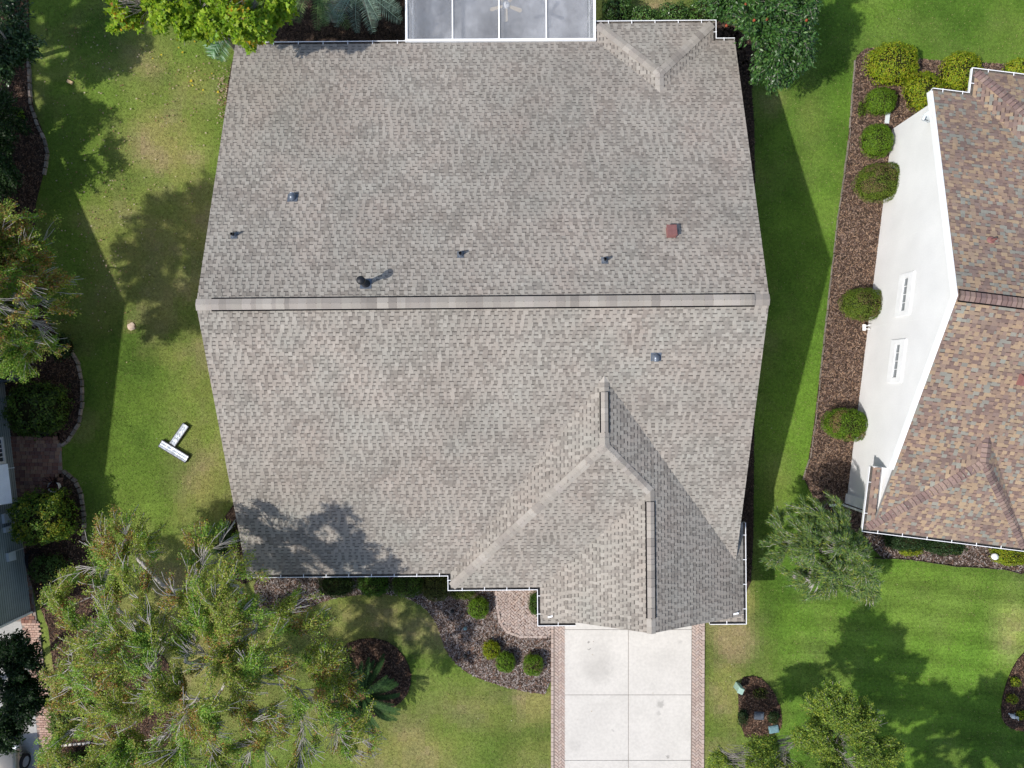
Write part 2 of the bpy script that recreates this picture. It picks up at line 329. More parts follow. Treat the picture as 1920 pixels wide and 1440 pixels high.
# concrete with its own stains: worn patches and a few small oil spots
def spots(m, L_):
    N = m.node_tree.nodes; L = m.node_tree.links; b = N['Principled BSDF']; src = b.inputs['Base Color'].links[0].from_socket; cur = src
    geo = N.new('ShaderNodeNewGeometry')
    t = N.new('ShaderNodeTexNoise'); t.inputs['Scale'].default_value = 9
    dv = N.new('ShaderNodeVectorMath'); dv.operation = 'MULTIPLY_ADD'; dv.inputs[1].default_value = (.25, .25, 0); L.new(geo.outputs[0], t.inputs['Vector']); L.new(t.outputs['Color'], dv.inputs[0]); L.new(geo.outputs[0], dv.inputs[2])
    for (u, v, r, s) in L_:
        p = P(u, v, .03); ds = N.new('ShaderNodeVectorMath'); ds.operation = 'DISTANCE'; ds.inputs[1].default_value = (p[0] + .125, p[1] + .125, p[2]); L.new(dv.outputs[0], ds.inputs[0])
        mr = N.new('ShaderNodeMapRange'); mr.interpolation_type = 'SMOOTHSTEP'; mr.inputs[1].default_value = r * .35; mr.inputs[2].default_value = r; mr.inputs[3].default_value = 1 - s; mr.inputs[4].default_value = 1; L.new(ds.outputs['Value'], mr.inputs[0])
        sc_ = N.new('ShaderNodeVectorMath'); sc_.operation = 'SCALE'; L.new(cur, sc_.inputs[0]); L.new(mr.outputs[0], sc_.inputs['Scale']); cur = sc_.outputs[0]
    L.new(cur, b.inputs['Base Color'])
spots(M['concrete'], [(1104, 1204.5, .06, .5), (1104, 1217, .055, .5), (1238, 1321, .22, .28), (1235, 1337, .16, .18), (1252, 1419, .11, .4), (1150, 1370, .09, .22), (1118, 1240, 1.1, .09), (1120, 1262, .8, .07), (1245, 1240, .8, .05), (1076, 1397, .4, .08), (1110, 1350, 1.2, .04), (1275, 1204, .15, .15)])
rows = [1080, 1180, 1302.3, 1425, 1550, 1680, 1820]
for a, b_ in zip(rows, rows[1:]):
    for c0, c1 in ((1058.6, 1177.7), (1178.5, 1296.6)):
        k = (lambda v: (v - 1180) / 260 * 1.8); dd = .35
        pl = [(c0 if c0 < 1100 else c0, a + dd), (c1 - (k(a) if c1 > 1200 else 0), a + dd), (c1 - (k(b_) if c1 > 1200 else 0), b_ - dd), (c0, b_ - dd)]
        slab([P(u, v)[:2] for u, v in pl][::-1], -.1, .035, M['concrete'], d, 'driveway_slab', .008)
sheet('driveway_base', W2([(1058, 1080), (1297, 1080), (1293, 1820), (1058, 1820)]), -.12, .012, M['joint']).parent = d

PINK = [(.43, .345, .295), (.40, .31, .265), (.46, .37, .32), (.385, .30, .26), (.45, .345, .29), (.42, .34, .30)]
def paver_meshes(palette, lx, ly, h):
    out = []
    for c in palette:
        b = MB(); g = .0045; b.box(-lx / 2 + g, lx / 2 - g, -ly / 2 + g, ly / 2 - g, 0, h, c, skip_bottom=True, bev=.004); out.append(b.mesh('paver', M['paver']))
    return out
pm = paver_meshes(PINK, .205, .1025, .03); pm_s = paver_meshes(PINK, .205, .12, .03)
def herring(parent, inside, x0, x1, y0, y1, limit=300, rot=45, L=.205, yref=None):
    """45 degree herringbone; pavers whose centre is inside"""
    w_ = L / 2; cand = []; ca, sa = math.cos(R(rot)), math.sin(R(rot)); N_ = int(max(x1 - x0, y1 - y0) / w_) + 8; cx, cy = (x0 + x1) / 2, (y0 + y1) / 2
    for i in range(-N_, N_):
        for j in range(-N_, N_):
            m = (i - j) % 4
            if m == 0: p, a = ((i + 1) * w_, (j + .5) * w_), 0
            elif m == 2: p, a = ((i + .5) * w_, (j + 0) * w_), 90
            else: continue
            q = (cx + p[0] * ca - p[1] * sa, cy + p[0] * sa + p[1] * ca)
            if x0 < q[0] < x1 and y0 < q[1] < y1 and inside(q): cand.append((q, a + rot))
    cand.sort(key=lambda c: -c[0][1]); rest = []
    for k, (q, a) in enumerate(cand):
        Mx = Matrix.Translation((q[0], q[1], .008 + rnd.uniform(-.002, .002))) @ Matrix.Rotation(R(a), 4, 'Z')
        if k < limit: inst('paver', rnd.choice(pm), parent, Mx)
        else: rest.append(Mx)
    if rest:
        b = MB(); g = .0045
        for Mx in rest: b.box(-L / 2 + g, L / 2 - g, -L / 4 + g, L / 4 - g, 0, .03, rnd.choice(PINK), Mx, True, .004)
        tag(b.build('paver_field', M['paver'], parent), kind='stuff')
def inpt(poly): return lambda q: bool(in_poly(np.array([q[0]]), np.array([q[1]]), poly)[0])
def soldier(parent, line, wd=.12, L=.205):
    """row of border pavers along a polyline"""
    line = [Vector(p) for p in line]; acc = 0; seg = [(b - a).length for a, b in zip(line, line[1:])]; tot = sum(seg); s = L / 2
    while s < tot - L / 2:
        t = s
        for (a, b), l in zip(zip(line, line[1:]), seg):
            if t <= l: q = a + (b - a) * (t / l); an = math.atan2((b - a).y, (b - a).x); break
            t -= l
        inst('edge_paver', rnd.choice(pm_s), parent, Matrix.Translation((q.x, q.y, .013)) @ Matrix.Rotation(an, 4, 'Z')); s += L
x0 = P(1033, 0)[0]; x1 = P(1058, 0)[0]
for nm, ua, ub, uc in (('paver_band', 1033, 1058, 0), ('paver_band', 1297, 1321.5, 2.2)):
    pb = [P(ua, 1080)[:2], P(ub, 1080)[:2], P(ub - uc, 1560)[:2], P(ua - uc, 1560)[:2]]
    o = sheet(nm, pb, -.12, .012, M['joint']); tag(o, kind='structure')
    e = .13
    if uc == 0: ins = [(pb[0][0] + e, pb[0][1]), (pb[1][0], pb[1][1]), (pb[2][0], pb[2][1]), (pb[3][0] + e, pb[3][1])]; ln = [(pb[0][0] + .06, P(0, 1100)[1]), (pb[3][0] + .06, pb[3][1])]
    else: ins = [(pb[0][0], pb[0][1]), (pb[1][0] - e, pb[1][1]), (pb[2][0] - e, pb[2][1]), (pb[3][0], pb[3][1])]; ln = [(pb[1][0] - .06, P(0, 1130)[1]), (pb[2][0] - .06, pb[2][1])]
    a = np.array(ins); s_ = .03; sl_side = -.012
    cent = a.mean(0); ins2 = [(p[0] + ((s_ if uc else sl_side) if p[0] < cent[0] else -(sl_side if uc else s_)), p[1]) for p in ins]
    herring(o, inpt(ins2), a[:, 0].min() , a[:, 0].max(), a[:, 1].min(), P(0, 1120)[1])
    soldier(o, ln)
o = sheet('entry_walk', walk, -.12, .012, M['joint']); tag(o, kind='structure')
e = 5.4
ins = W2([(926 + e, 1040), (928 + e, 1130), (934 + e - .5, 1166), (950 + 1, 1183), (976, 1191), (1032, 1191), (1032, 1040)])
herring(o, inpt(ins), P(925, 0)[0], P(1031.5, 0)[0], P(0, 1192)[1], P(0, 1085)[1])
soldier(o, [P(u, v)[:2] for u, v in [(929, 1090), (931, 1130), (937, 1166), (950, 1184.5), (976, 1193.7), (1032, 1193.7)]])

# left neighbour's brick patio and driveway
o = sheet('brick_patio', W2([(0, 805), (112, 800), (118, 905), (90, 935), (40, 960), (70, 1170), (30, 1170), (0, 960)]), -.1, .012, M['joint']); tag(o, kind='structure')
RED = [(.20, .10, .075), (.24, .125, .09), (.27, .155, .11), (.17, .09, .075), (.23, .14, .11), (.30, .19, .13), (.19, .12, .10)]
ppoly = W2([(2, 808), (110, 803), (116, 903), (88, 933), (38, 955), (66, 1165), (40, 1165), (0, 960)])
rm = [paver_meshes(RED, a, b, .035) for a, b in ((.24, .16), (.16, .16), (.20, .16))]
y = P(0, 1165)[1]; k = 0; th = R(6)
while y < P(0, 800)[1]:
    x = P(-10, 0)[0] + rnd.uniform(0, .1)
    while x < P(120, 0)[0]:
        q = rnd.choice([0, 0, 1, 2]); l = (.24, .16, .20)[q]
        if inpt(ppoly)((x + l / 2, y)) and k < 330: inst('brick', rnd.choice(rm[q]), o, Matrix.Translation((x + l / 2, y, .008)) @ Matrix.Rotation(R(rnd.uniform(-1, 1)), 4, 'Z')); k += 1
        x += l
    y += .163
o = sheet('side_driveway', W2([(-400, 1165), (40, 1165), (64, 1320), (80, 1460), (100, 1800), (-400, 1800)]), -.1, .02, M['greyconcrete']); tag(o, kind='structure')
o = sheet('brick_band', W2([(40, 1165), (72, 1165), (92, 1330), (106, 1440), (140, 1800), (100, 1800), (80, 1460), (64, 1320)]), -.1, .014, M['joint']); tag(o, kind='structure')
PK2 = [(.42, .27, .21), (.47, .32, .25), (.38, .24, .19), (.44, .30, .24)]
rm2 = paver_meshes(PK2, .2, .1, .03)
for j in range(0, 66):
    v = 1170 + j * 4.45
    ul = np.interp(v, [1165, 1320, 1460], [40, 64, 80]); ur = np.interp(v, [1165, 1330, 1440, 1460], [72, 92, 106, 108])
    a = P(ul, v)[0] + .02; b_ = P(ur, v)[0]; x = a + (.1 if j % 2 else 0)
    while x + .1 < b_: inst('brick', rnd.choice(rm2), o, Matrix.Translation((x + .1, P(0, v)[1], .006))); x += .2

# ---------------------------------------------------------------- stone edging
def edging(line, label, l=.32, wd=.13, cols=((.20, .17, .14), (.26, .22, .185), (.16, .14, .12), (.3, .24, .2))):
    line = [Vector(P(u, v)[:2]) for u, v in line]; t0 = thing('stone_edging', label, 'edging', (line[0].x, line[0].y, 0)); seg = [(b - a).length for a, b in zip(line, line[1:])]; tot = sum(seg); s = l / 2
    org = line[0]
    while s < tot:
        t = s
        for (a, b), L_ in zip(zip(line, line[1:]), seg):
            if t <= L_: q = a + (b - a) * (t / L_); an = math.atan2((b - a).y, (b - a).x); break
            t -= L_
        c = rnd.choice(cols); m = MB(); g = l / 2 - .012; hh = rnd.uniform(.07, .10)
        m.box(-g, g, -wd / 2, wd / 2, -.05, hh, c, bev=.018)
        o = m.build('edging_stone', M['stone'], t0); o.location = (q.x - org.x + rnd.uniform(-.01, .01), q.y - org.y + rnd.uniform(-.01, .01), 0); o.rotation_euler.z = an + rnd.uniform(-.06, .06); s += l
edging([(53, 60), (55, 130), (58, 195), (70, 232), (84, 262), (90, 290), (84, 325)], 'grey stone edging curving round the dark bed at the upper left')
edging([(128, 648), (146, 680), (154, 715), (155, 755), (148, 795), (128, 826), (112, 838)], 'worn block edging around the mulch bed above the brick patio')
edging([(118, 882), (140, 900), (152, 925), (158, 965), (158, 1010)], 'short run of rough stones edging the bed below the brick patio', l=.26, wd=.16)
edging([(103, 1398), (125, 1396), (150, 1394), (175, 1390)], 'short row of pale stones beside the pink brick band', l=.2, cols=((.55, .5, .44), (.6, .55, .5)))
edging([(1603, 112), (1592, 260), (1568, 430), (1556, 540), (1545, 640), (1530, 780), (1520, 850), (1504, 905)], 'thin concrete edging between lawn and the mulch bed along the white house', l=.5, wd=.045, cols=((.24, .20, .17), (.2, .17, .14)))
edging([(1640, 1046), (1700, 1048), (1790, 1061), (1880, 1067), (1925, 1078)], 'dark edging strip below the hedge of the brown-roofed house', l=.5, wd=.05, cols=((.07, .05, .04), (.09, .06, .05)))
# ---------------------------------------------------------------- roofs
EXP = .134                                # plan width of one shingle course
GREYS = np.array([(.355, .328, .296), (.34, .314, .283), (.375, .347, .314), (.26, .237, .213), (.35, .323, .292), (.27, .245, .222), (.345, .314, .283)]) * np.array([.885, .865, .825])
BROWNS = np.array([(.34, .232, .162), (.27, .184, .145), (.22, .152, .136), (.26, .237, .21), (.225, .205, .185), (.19, .128, .115), (.35, .245, .17), (.30, .208, .156), (.25, .172, .142)]) * np.array([.95, 1.0, .95])
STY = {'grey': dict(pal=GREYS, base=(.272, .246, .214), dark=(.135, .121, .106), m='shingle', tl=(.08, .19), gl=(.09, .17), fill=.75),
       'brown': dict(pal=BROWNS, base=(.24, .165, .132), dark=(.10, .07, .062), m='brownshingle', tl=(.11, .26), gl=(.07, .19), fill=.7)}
def blotch(x, y, pal):
    """weathering: slow pink / brown / pale drift of the granules"""
    a = fbm(np.array([x]), np.array([y]), 2.6, 71)[0]; b = fbm(np.array([x]), np.array([y]), 1.1, 81, 2)[0]
    k = .88 + .24 * a; return np.array([k * (1 + .07 * (b - .5)), k * (1 - .03 * (b - .5)), k * (1 - .05 * (b - .5))])
class Slope:
    def __init__(s, poly, e0, n, z0, pitch):
        s.e0 = e0; s.n = n; s.t = (n[1], -n[0]); s.z0 = z0; s.p = pitch; s.ph = math.atan(pitch); s.cs, s.sn = math.cos(s.ph), math.sin(s.ph)
        s.poly = [((x - e0[0]) * s.t[0] + (y - e0[1]) * s.t[1], (x - e0[0]) * n[0] + (y - e0[1]) * n[1]) for x, y in poly]
        a = sum(p[0] * q[1] - q[0] * p[1] for p, q in zip(s.poly, s.poly[1:] + s.poly[:1]))
        if a < 0: s.poly.reverse()
    def pt(s, t, q, h=0):
        k = q - h * s.sn
        return (s.e0[0] + s.n[0] * k + s.t[0] * t, s.e0[1] + s.n[1] * k + s.t[1] * t, s.z0 + s.p * q + h * s.cs)
    def clip(s, a, b):
        P_ = s.poly
        for lim, sg in ((a, 1), (b, -1)):
            out = []
            for p, q in zip(P_, P_[1:] + P_[:1]):
                dp = (p[1] - lim) * sg; dq = (q[1] - lim) * sg
                if dp >= 0: out.append(p)
                if (dp > 0 > dq) or (dp < 0 < dq): k = dp / (dp - dq); out.append((p[0] + (q[0] - p[0]) * k, p[1] + (q[1] - p[1]) * k))
            P_ = out
            if len(P_) < 3: return None
        return P_
    def span(s, q):
        xs = []
        for a, b in zip(s.poly, s.poly[1:] + s.poly[:1]):
            if (a[1] - q) * (b[1] - q) <= 0 and a[1] != b[1]: xs.append(a[0] + (b[0] - a[0]) * (q - a[1]) / (b[1] - a[1]))
        return (min(xs), max(xs)) if len(xs) >= 2 else None

def roof_slope(parent, sl, style, pieces=0):
    S = STY[style]; B = MB(); T = MB(); q1 = max(p[1] for p in sl.poly); q0 = min(p[1] for p in sl.poly); k0 = int(math.floor(q0 / EXP)); k1 = int(math.ceil(q1 / EXP)); recs = []
    # deck underneath and the lapped courses
    B.poly([sl.pt(t, q, -.10) for t, q in reversed(sl.poly)], (.2, .18, .16))
    n = len(sl.poly)
    for i in range(n):
        a, b = sl.poly[i], sl.poly[(i + 1) % n]; B.poly([sl.pt(*a, -.10), sl.pt(*b, -.10), sl.pt(*b, .006), sl.pt(*a, .006)], (.26, .25, .235))
    for k in range(k0, k1):
        a, b = k * EXP, (k + 1) * EXP; pl = sl.clip(a, b)
        if not pl: continue
        B.poly([sl.pt(t, q, .012 - .011 * (q - a) / EXP) for t, q in pl], S['base'])
        am = max(a, q0) + 1e-4; sp = sl.span(am); bm = min(b, q1) - 1e-4; sp2 = sl.span(bm)
        if not sp: continue
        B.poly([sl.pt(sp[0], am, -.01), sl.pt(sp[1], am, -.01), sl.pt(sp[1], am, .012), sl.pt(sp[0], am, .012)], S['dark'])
        if sp2: lo, hi = (sp[0] + sp2[0]) / 2, (sp[1] + sp2[1]) / 2
        else: continue
        t = lo - rnd.uniform(0, .2)
        bc = [None] * 1
        step = 0
        while t < hi:
            l = rnd.uniform(*S['tl']); g = rnd.uniform(*S['gl'])
            t0, t1 = max(t, lo), min(t + l, hi)
            if t1 - t0 > .03:
                m = sl.pt((t0 + t1) / 2, a); c = np.array(rnd.choice(S['pal']))
                if style == 'grey':
                    f_ = vnoise(np.array([m[0]]), np.array([m[1]]), .8, 33)[0] * .6 + vnoise(np.array([m[0]]), np.array([m[1]]), .3, 34)[0] * .4
                    c = np.array(S['pal'][rnd.choice((3, 5)) if rnd.random() < (.55 if f_ > .58 else .13) else rnd.choice((0, 1, 2, 4, 6))])
                c = c * blotch(m[0], m[1], style) * rnd.uniform(.95, 1.06)
                recs.append((t0, t1, am, bm, tuple(c), k))
            g0, g1 = max(t1, lo), min(t + l + g, hi)
            if g1 - g0 > .02:
                m = sl.pt((g0 + g1) / 2, a); bl = blotch(m[0], m[1], style)
                hh = lambda q: .012 - .011 * (q - a) / EXP + .0016
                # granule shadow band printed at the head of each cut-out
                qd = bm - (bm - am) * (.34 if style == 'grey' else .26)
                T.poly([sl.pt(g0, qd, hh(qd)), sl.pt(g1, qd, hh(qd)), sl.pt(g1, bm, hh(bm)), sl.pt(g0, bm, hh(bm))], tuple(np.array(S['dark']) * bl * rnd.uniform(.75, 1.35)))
                if rnd.random() < S['fill']:
                    c = np.array(rnd.choice(S['pal'])) * bl * .95
                    T.poly([sl.pt(g0, am, hh(am)), sl.pt(g1, am, hh(am)), sl.pt(g1, qd - .001, hh(qd)), sl.pt(g0, qd - .001, hh(qd))], tuple(c))
            t += l + g
    base = B.build('roof_slope', M[S['m']], parent)
    def wedge(b, t0, t1, a, q, c):
        g = .002; h0, h1 = .022, .012
        p = [sl.pt(t0 + g, a, .004), sl.pt(t1 - g, a, .004), sl.pt(t1 - g, q, .001), sl.pt(t0 + g, q, .001), sl.pt(t0 + g, a - .001, h0), sl.pt(t1 - g, a - .001, h0), sl.pt(t1 - g, q, h1), sl.pt(t0 + g, q, h1)]
        n = len(b.v); b.v += p
        for f in ((4, 5, 6, 7), (0, 1, 5, 4), (1, 2, 6, 5), (3, 0, 4, 7)): b.f.append(tuple(n + i for i in f)); b.c.append(c)
    recs.sort(key=lambda r: -r[5])
    for r in recs[pieces:]: wedge(T, r[0], r[1], r[2], r[3], r[4])
    tag(T.build('shingle_field', M[S['m']], base), kind='stuff')
    if pieces:
        unit = []
        for c in S['pal']:
            b = MB(); n = 0; b.v = [(0, 0, .004), (1, 0, .004), (1, 1, .001), (0, 1, .001), (0, 0, .022), (1, 0, .022), (1, 1, .012), (0, 1, .012)]
            for f in ((4, 5, 6, 7), (0, 1, 5, 4), (1, 2, 6, 5), (3, 0, 4, 7)): b.f.append(f); b.c.append(tuple(c))
            unit.append(b.mesh('shingle', M[S['m']]))
        ax = Vector((sl.t[0], sl.t[1], 0)); ay = Vector((sl.n[0] * sl.cs, sl.n[1] * sl.cs, sl.sn)); az = ax.cross(ay)
        for r in recs[:pieces]:
            o = Vector(sl.pt(r[0] + .002, r[2])); sx = r[1] - r[0] - .004; sy = (r[3] - r[2]) / sl.cs
            inst('shingle', rnd.choice(unit), base, Matrix(((ax.x * sx, ay.x * sy, az.x, o.x), (ax.y * sx, ay.y * sy, az.y, o.y), (ax.z * sx, ay.z * sy, az.z, o.z), (0, 0, 0, 1))))
    return base

def cap_run(parent, a, b, slL, slR, wd, style, step=(.14, .40), lift=.02, name='ridge_cap', pal=None, h=.018):
    """cap shingles lapped along a ridge or hip; slL/slR = fall per metre to each side"""
    a, b = Vector(a), Vector(b); d = b - a; L = d.length; u = d.normalized(); s = Vector((u.y, -u.x, 0)).normalized(); p = 0; S = STY[style]
    pal = S['pal'] if pal is None else pal
    while p < L:
        l = min(rnd.uniform(*step), L - p)
        if L - p - l < .08: l = L - p
        c = tuple(np.array(rnd.choice(pal)) * rnd.uniform(.9, 1.12)); m = MB(); n = 5; V_ = []
        for e, q in ((0, p), (1, p + l + .02)):
            up = lift + (h if e == 0 else .004)
            for j in range(-2, 3):
                f = j / 2 * wd; drop = abs(f) * (slR if f > 0 else slL); rd = .012 * (1 - abs(j) / 2) * -1
                c0 = a + u * min(q, L) + s * f; V_.append((c0.x, c0.y, c0.z - drop + up + rd))
        V_ += [(x, y, z - .03) for x, y, z in V_]
        o_ = Vector(V_[2]); m.v = [(x - o_.x, y - o_.y, z - o_.z) for x, y, z in V_]
        for j in range(4): m.f.append((j, j + 1, 6 + j, 5 + j)); m.c.append(c)
        if style == 'brown':  # darker strip along the front edge paints in the shadow at each cap seam
            nb = len(m.v); q_ = [Vector(m.v[j]) + Vector((0, 0, .002)) for j in range(5)]; m.v += [tuple(x) for x in q_] + [tuple(x + (Vector(m.v[5 + j]) - Vector(m.v[j])) * .16) for j, x in enumerate(q_)]
            for j in range(4): m.f.append((nb + j, nb + j + 1, nb + 6 + j, nb + 5 + j)); m.c.append(tuple(np.array(c) * .5))
        dk = tuple(np.array(c) * .8)
        for j in range(4): m.f.append((10 + j, 11 + j, j + 1, j)); m.c.append(dk)
        m.f.append((0, 5, 15, 10)); m.c.append(c); m.f.append((4, 14, 19, 9)); m.c.append(c)
        o = m.build(name, M[S['m']], parent); o.location = o_; p += l
def ridge_vent(parent, a, b, slL, slR, wd, style, step=(.14, .4)):
    """raised dark vent strip under a run of caps"""
    a, b = Vector(a), Vector(b); u = (b - a).normalized(); s = Vector((u.y, -u.x, 0)).normalized(); m = MB(); L = (b - a).length; w2 = wd / 2 + .032
    pr = [(-w2, .012), (-w2, .055), (0, .062), (w2, .055), (w2, .012)]
    for q in (0, L):
        for (f, hh) in pr:
            c0 = a + u * q + s * f; m.v.append((c0.x, c0.y, c0.z - abs(f) * (slR if f > 0 else slL) + hh))
    for j in range(4): m.f.append((j, j + 1, 6 + j, 5 + j)); m.c.append((.02, .02, .02))
    m.f.append((4, 3, 2, 1, 0)); m.f.append((5, 6, 7, 8, 9)); m.c += [(.02, .02, .02)] * 2
    v = m.build('ridge_vent', M['ventblack'], parent); cap_run(v, a, b, slL, slR, wd / 2 - .01, style, step, .068)
    return v
def gutter(parent, pts, z, hang=.95, wd=.12, closed=(1, 1)):
    """open K gutter along plan polyline; outside is to the right of travel"""
    pts = [Vector((x, y)) for x, y in pts]; n = len(pts); nor = []
    for i in range(n):
        ds = [(pts[j + 1] - pts[j]).normalized() for j in (i - 1, i) if 0 <= j < n - 1]; ns = [Vector((d.y, -d.x)) for d in ds]
        m = sum(ns, Vector((0, 0))); m = m / m.length; m = m / max(m.dot(ns[0]), .3); nor.append(m)
    g = MB(); prof = [(.0, -.13), (wd, -.13), (wd + .012, -.005), (wd + .012, .012), (wd - .014, .012), (wd - .014, -.005)]
    t = MB(); k = len(prof)
    for i in range(n):
        for (o_, h_) in prof: q = pts[i] + nor[i] * o_; g.v.append((q.x, q.y, z + h_))
    for i in range(n - 1):
        for j in range(k - 1): g.f.append((i * k + j, i * k + j + 1, (i + 1) * k + j + 1, (i + 1) * k + j)); g.c.append((.8, .8, .8))
    for i in (0, n - 1):
        g.f.append(tuple(i * k + j for j in (0, 1, 2, 3))); g.c.append((.8,) * 3)
    go = g.build('gutter', M['white'], parent)
    pr = [(.004, .0), (.006, -.10), (wd - .014, -.10), (wd - .013, -.006)]
    for i in range(n):
        for (o_, h_) in pr: q = pts[i] + nor[i] * o_; t.v.append((q.x, q.y, z + h_))
    for i in range(n - 1):
        for j in range(3): t.f.append((i * 4 + j, (i + 1) * 4 + j, (i + 1) * 4 + j + 1, i * 4 + j + 1)); t.c.append((.1,) * 3)
    t.build('gutter_trough', M['trough'], go)
    hm = MB(); hm.box(-.013, .013, -.02, wd + .02, 0, .012, (.8,) * 3); me = hm.mesh('gutter_hanger', M['white'])
    for i in range(n - 1):
        d = pts[i + 1] - pts[i]; L = d.length; m = max(1, round(L / hang)); nn = Vector((d.y, -d.x)).normalized(); an = math.atan2(nn.y, nn.x) - math.pi / 2
        for j in range(m):
            q = pts[i] + d * ((j + .5) / m); inst('gutter_hanger', me, go, Matrix.Translation((q.x, q.y, z + .013)) @ Matrix.Rotation(an, 4, 'Z'))
    return go

# ================================================================ the main house
house = thing('grey_roofed_house', 'large single-storey house under a light grey shingle roof, filling the middle of the scene', 'house', (0, 0, 0), R(.5))
SP = .345; WP = .476; EZ = 2.7; RY = 2.84; RZ = EZ + SP * (13.58 - RY); SS = (RZ - EZ) / (RY + 7.5)
vt = (3.315, -7.5 + (WP * 5.815) / SS); vx = -7.5 + WP * (9.13 - 8.82) / SS; v5 = -7.5 + WP * 4.035 / SS
def SL(poly, e0, n, z0, p): return Slope(poly, e0, n, z0, p)
south = ((0, -7.5), (0, 1), EZ, SS); north = ((0, 13.58), (0, -1), EZ, SP)
slopes = [
 (SL([(-10.62, -7.5), (-2.5, -7.5), vt, (3.315, RY), (-10.9, RY)], *south), 90), (SL([vt, (8.82, vx), (8.80, -7.2), (8.93, RY), (3.315, RY)], *south), 60),
 (SL([(-10.9, 13.58), (3.5, 13.58), (5.82, 11.26), (5.82, RY), (-10.9, RY)], *north), 150), (SL([(8.13, 13.58), (8.99, 13.58), (8.93, RY), (5.82, RY), (5.82, 11.26)], *north), 0),
 (SL([(3.5, 14.30), (8.13, 14.30), (5.815, 11.985)], (0, 14.30), (0, -1), EZ, SP), 0),
 (SL([(3.5, 14.3), (3.5, 13.58), (5.815, 11.265), (5.815, 11.985)], (3.5, 0), (1, 0), EZ, SP), 0), (SL([(8.13, 14.3), (8.13, 13.58), (5.815, 11.265), (5.815, 11.985)], (8.13, 0), (-1, 0), EZ, SP), 0),
 (SL([(-2.5, -8.08), (-2.5, -7.5), vt, (3.315, -2.265)], (-2.5, 0), (1, 0), EZ, WP), 0),
 (SL([(-2.5, -8.08), (1.06, -8.08), (5.095, -4.045), (3.315, -2.265)], (0, -8.08), (0, 1), EZ, WP), 0),
 (SL([(9.13, -9.3), (9.13, vx), (8.82, vx), (5.095, v5), (5.095, -9.3)], (9.13, 0), (-1, 0), EZ, WP), 0),
 (SL([(9.13, -5.6), (8.82, -5.6), (8.82, vx), (9.13, vx)], (9.13, 0), (-1, 0), EZ, WP), 0),
 (SL([(5.095, v5), vt, (3.315, -2.265), (5.095, -4.045)], (9.13, 0), (-1, 0), EZ, WP), 0),
 (SL([(1.06, -9.3), (1.06, -8.08), (5.095, -4.045), (5.095, -9.3)], (1.06, 0), (1, 0), EZ, WP), 0),
 (SL([(1.06, -9.52), (2.5, -9.52), (2.5, -9.2), (1.06, -9.2)], (0, -9.52), (0, 1), EZ, WP * .35), 0), (SL([(7.75, -9.52), (9.13, -9.52), (9.13, -9.2), (7.75, -9.2)], (0, -9.52), (0, 1), EZ, WP * .35), 0)]
for sl_, k_ in slopes: roof_slope(house, sl_, 'grey', k_)
CAPG = np.array([(.37, .343, .312), (.335, .305, .28), (.29, .265, .243), (.395, .367, .336), (.35, .323, .292), (.36, .33, .305)]) * np.array([.87, .85, .81])
STY['grey']['cap'] = CAPG
def caps(parent, a, b, l, r, wd=.17, style='grey', step=(.14, .36), **k): cap_run(parent, a, b, l, r, wd, style, step, pal=(CAPG if style == 'grey' else None), **k)
_pal = STY['grey']['pal']
def vent(parent, a, b, l, r, wd=.34, style='grey'):
    old = STY[style]['pal']
    if style == 'grey': STY[style]['pal'] = CAPG
    o = ridge_vent(parent, a, b, l, r, wd, style); STY[style]['pal'] = old; return o
caps(house, (-10.92, RY, RZ), (-10.38, RY, RZ), SP, SP, .2); vent(house, (-10.38, RY, RZ), (8.42, RY, RZ), SP, SP, .40); caps(house, (8.42, RY, RZ), (8.95, RY, RZ), SP, SP, .2)
az = EZ + WP * 5.815; gz = EZ + WP * 4.035; nz = EZ + SP * 2.315
caps(house, (vt[0], vt[1] + .02, az), (3.315, -.32, az), WP, WP); vent(house, (3.315, -.32, az), (3.315, -1.78, az), WP, WP, .28); caps(house, (3.315, -1.78, az), (3.315, -2.265, az), WP, WP)
hp = WP / math.sqrt(2)
caps(house, (-2.46, -8.04, EZ + .02), (3.315, -2.265, az), hp, hp); caps(house, (5.095, -4.045, gz), (3.315, -2.265, az), hp, hp)
caps(house, (5.095, -4.4, gz), (5.095, -4.0, gz), WP, WP); vent(house, (5.095, -4.42, gz), (5.095, -8.75, gz), WP, WP, .30); caps(house, (5.095, -9.32, gz), (5.095, -8.75, gz), WP, WP)
hs = SP / math.sqrt(2)
caps(house, (3.54, 14.26, EZ + .02), (5.815, 11.985, nz), hs, hs); caps(house, (8.09, 14.26, EZ + .02), (5.815, 11.985, nz), hs, hs); caps(house, (5.815, 11.2, nz), (5.815, 12.0, nz), SP, SP)
# walls, soffit, fascia
wl = MB()
for (x0, x1, y0, y1) in ((-10.4, 8.5, -7.05, 13.13), (-2.1, 3.2, -7.65, -7.0), (1.5, 8.75, -9.0, -6.0), (3.9, 7.75, 13.1, 13.9)): wl.box(x0, x1, y0, y1, -.05, 2.58, (.5, .5, .5))
wl.build('wall', M['beige'], house)
for sx, x in ((1, -10.4), (-1, 8.5)):     # gable triangles
    g = MB(); g.v = [(x, -7.0, 2.57), (x, 13.1, 2.57), (x, RY, RZ - .12), (x + sx * .12, -7.0, 2.57), (x + sx * .12, 13.1, 2.57), (x + sx * .12, RY, RZ - .12)]
    for f in ((0, 1, 2), (5, 4, 3), (0, 2, 5, 3), (2, 1, 4, 5)): g.f.append(f); g.c.append((.5,) * 3)
    g.build('gable', M['beige'], house)
g = MB(); g.v = [(1.2, -9.0, 2.57), (8.95, -9.0, 2.57), (5.095, -9.0, gz - .1), (1.2, -8.9, 2.57), (8.95, -8.9, 2.57), (5.095, -8.9, gz - .1)]
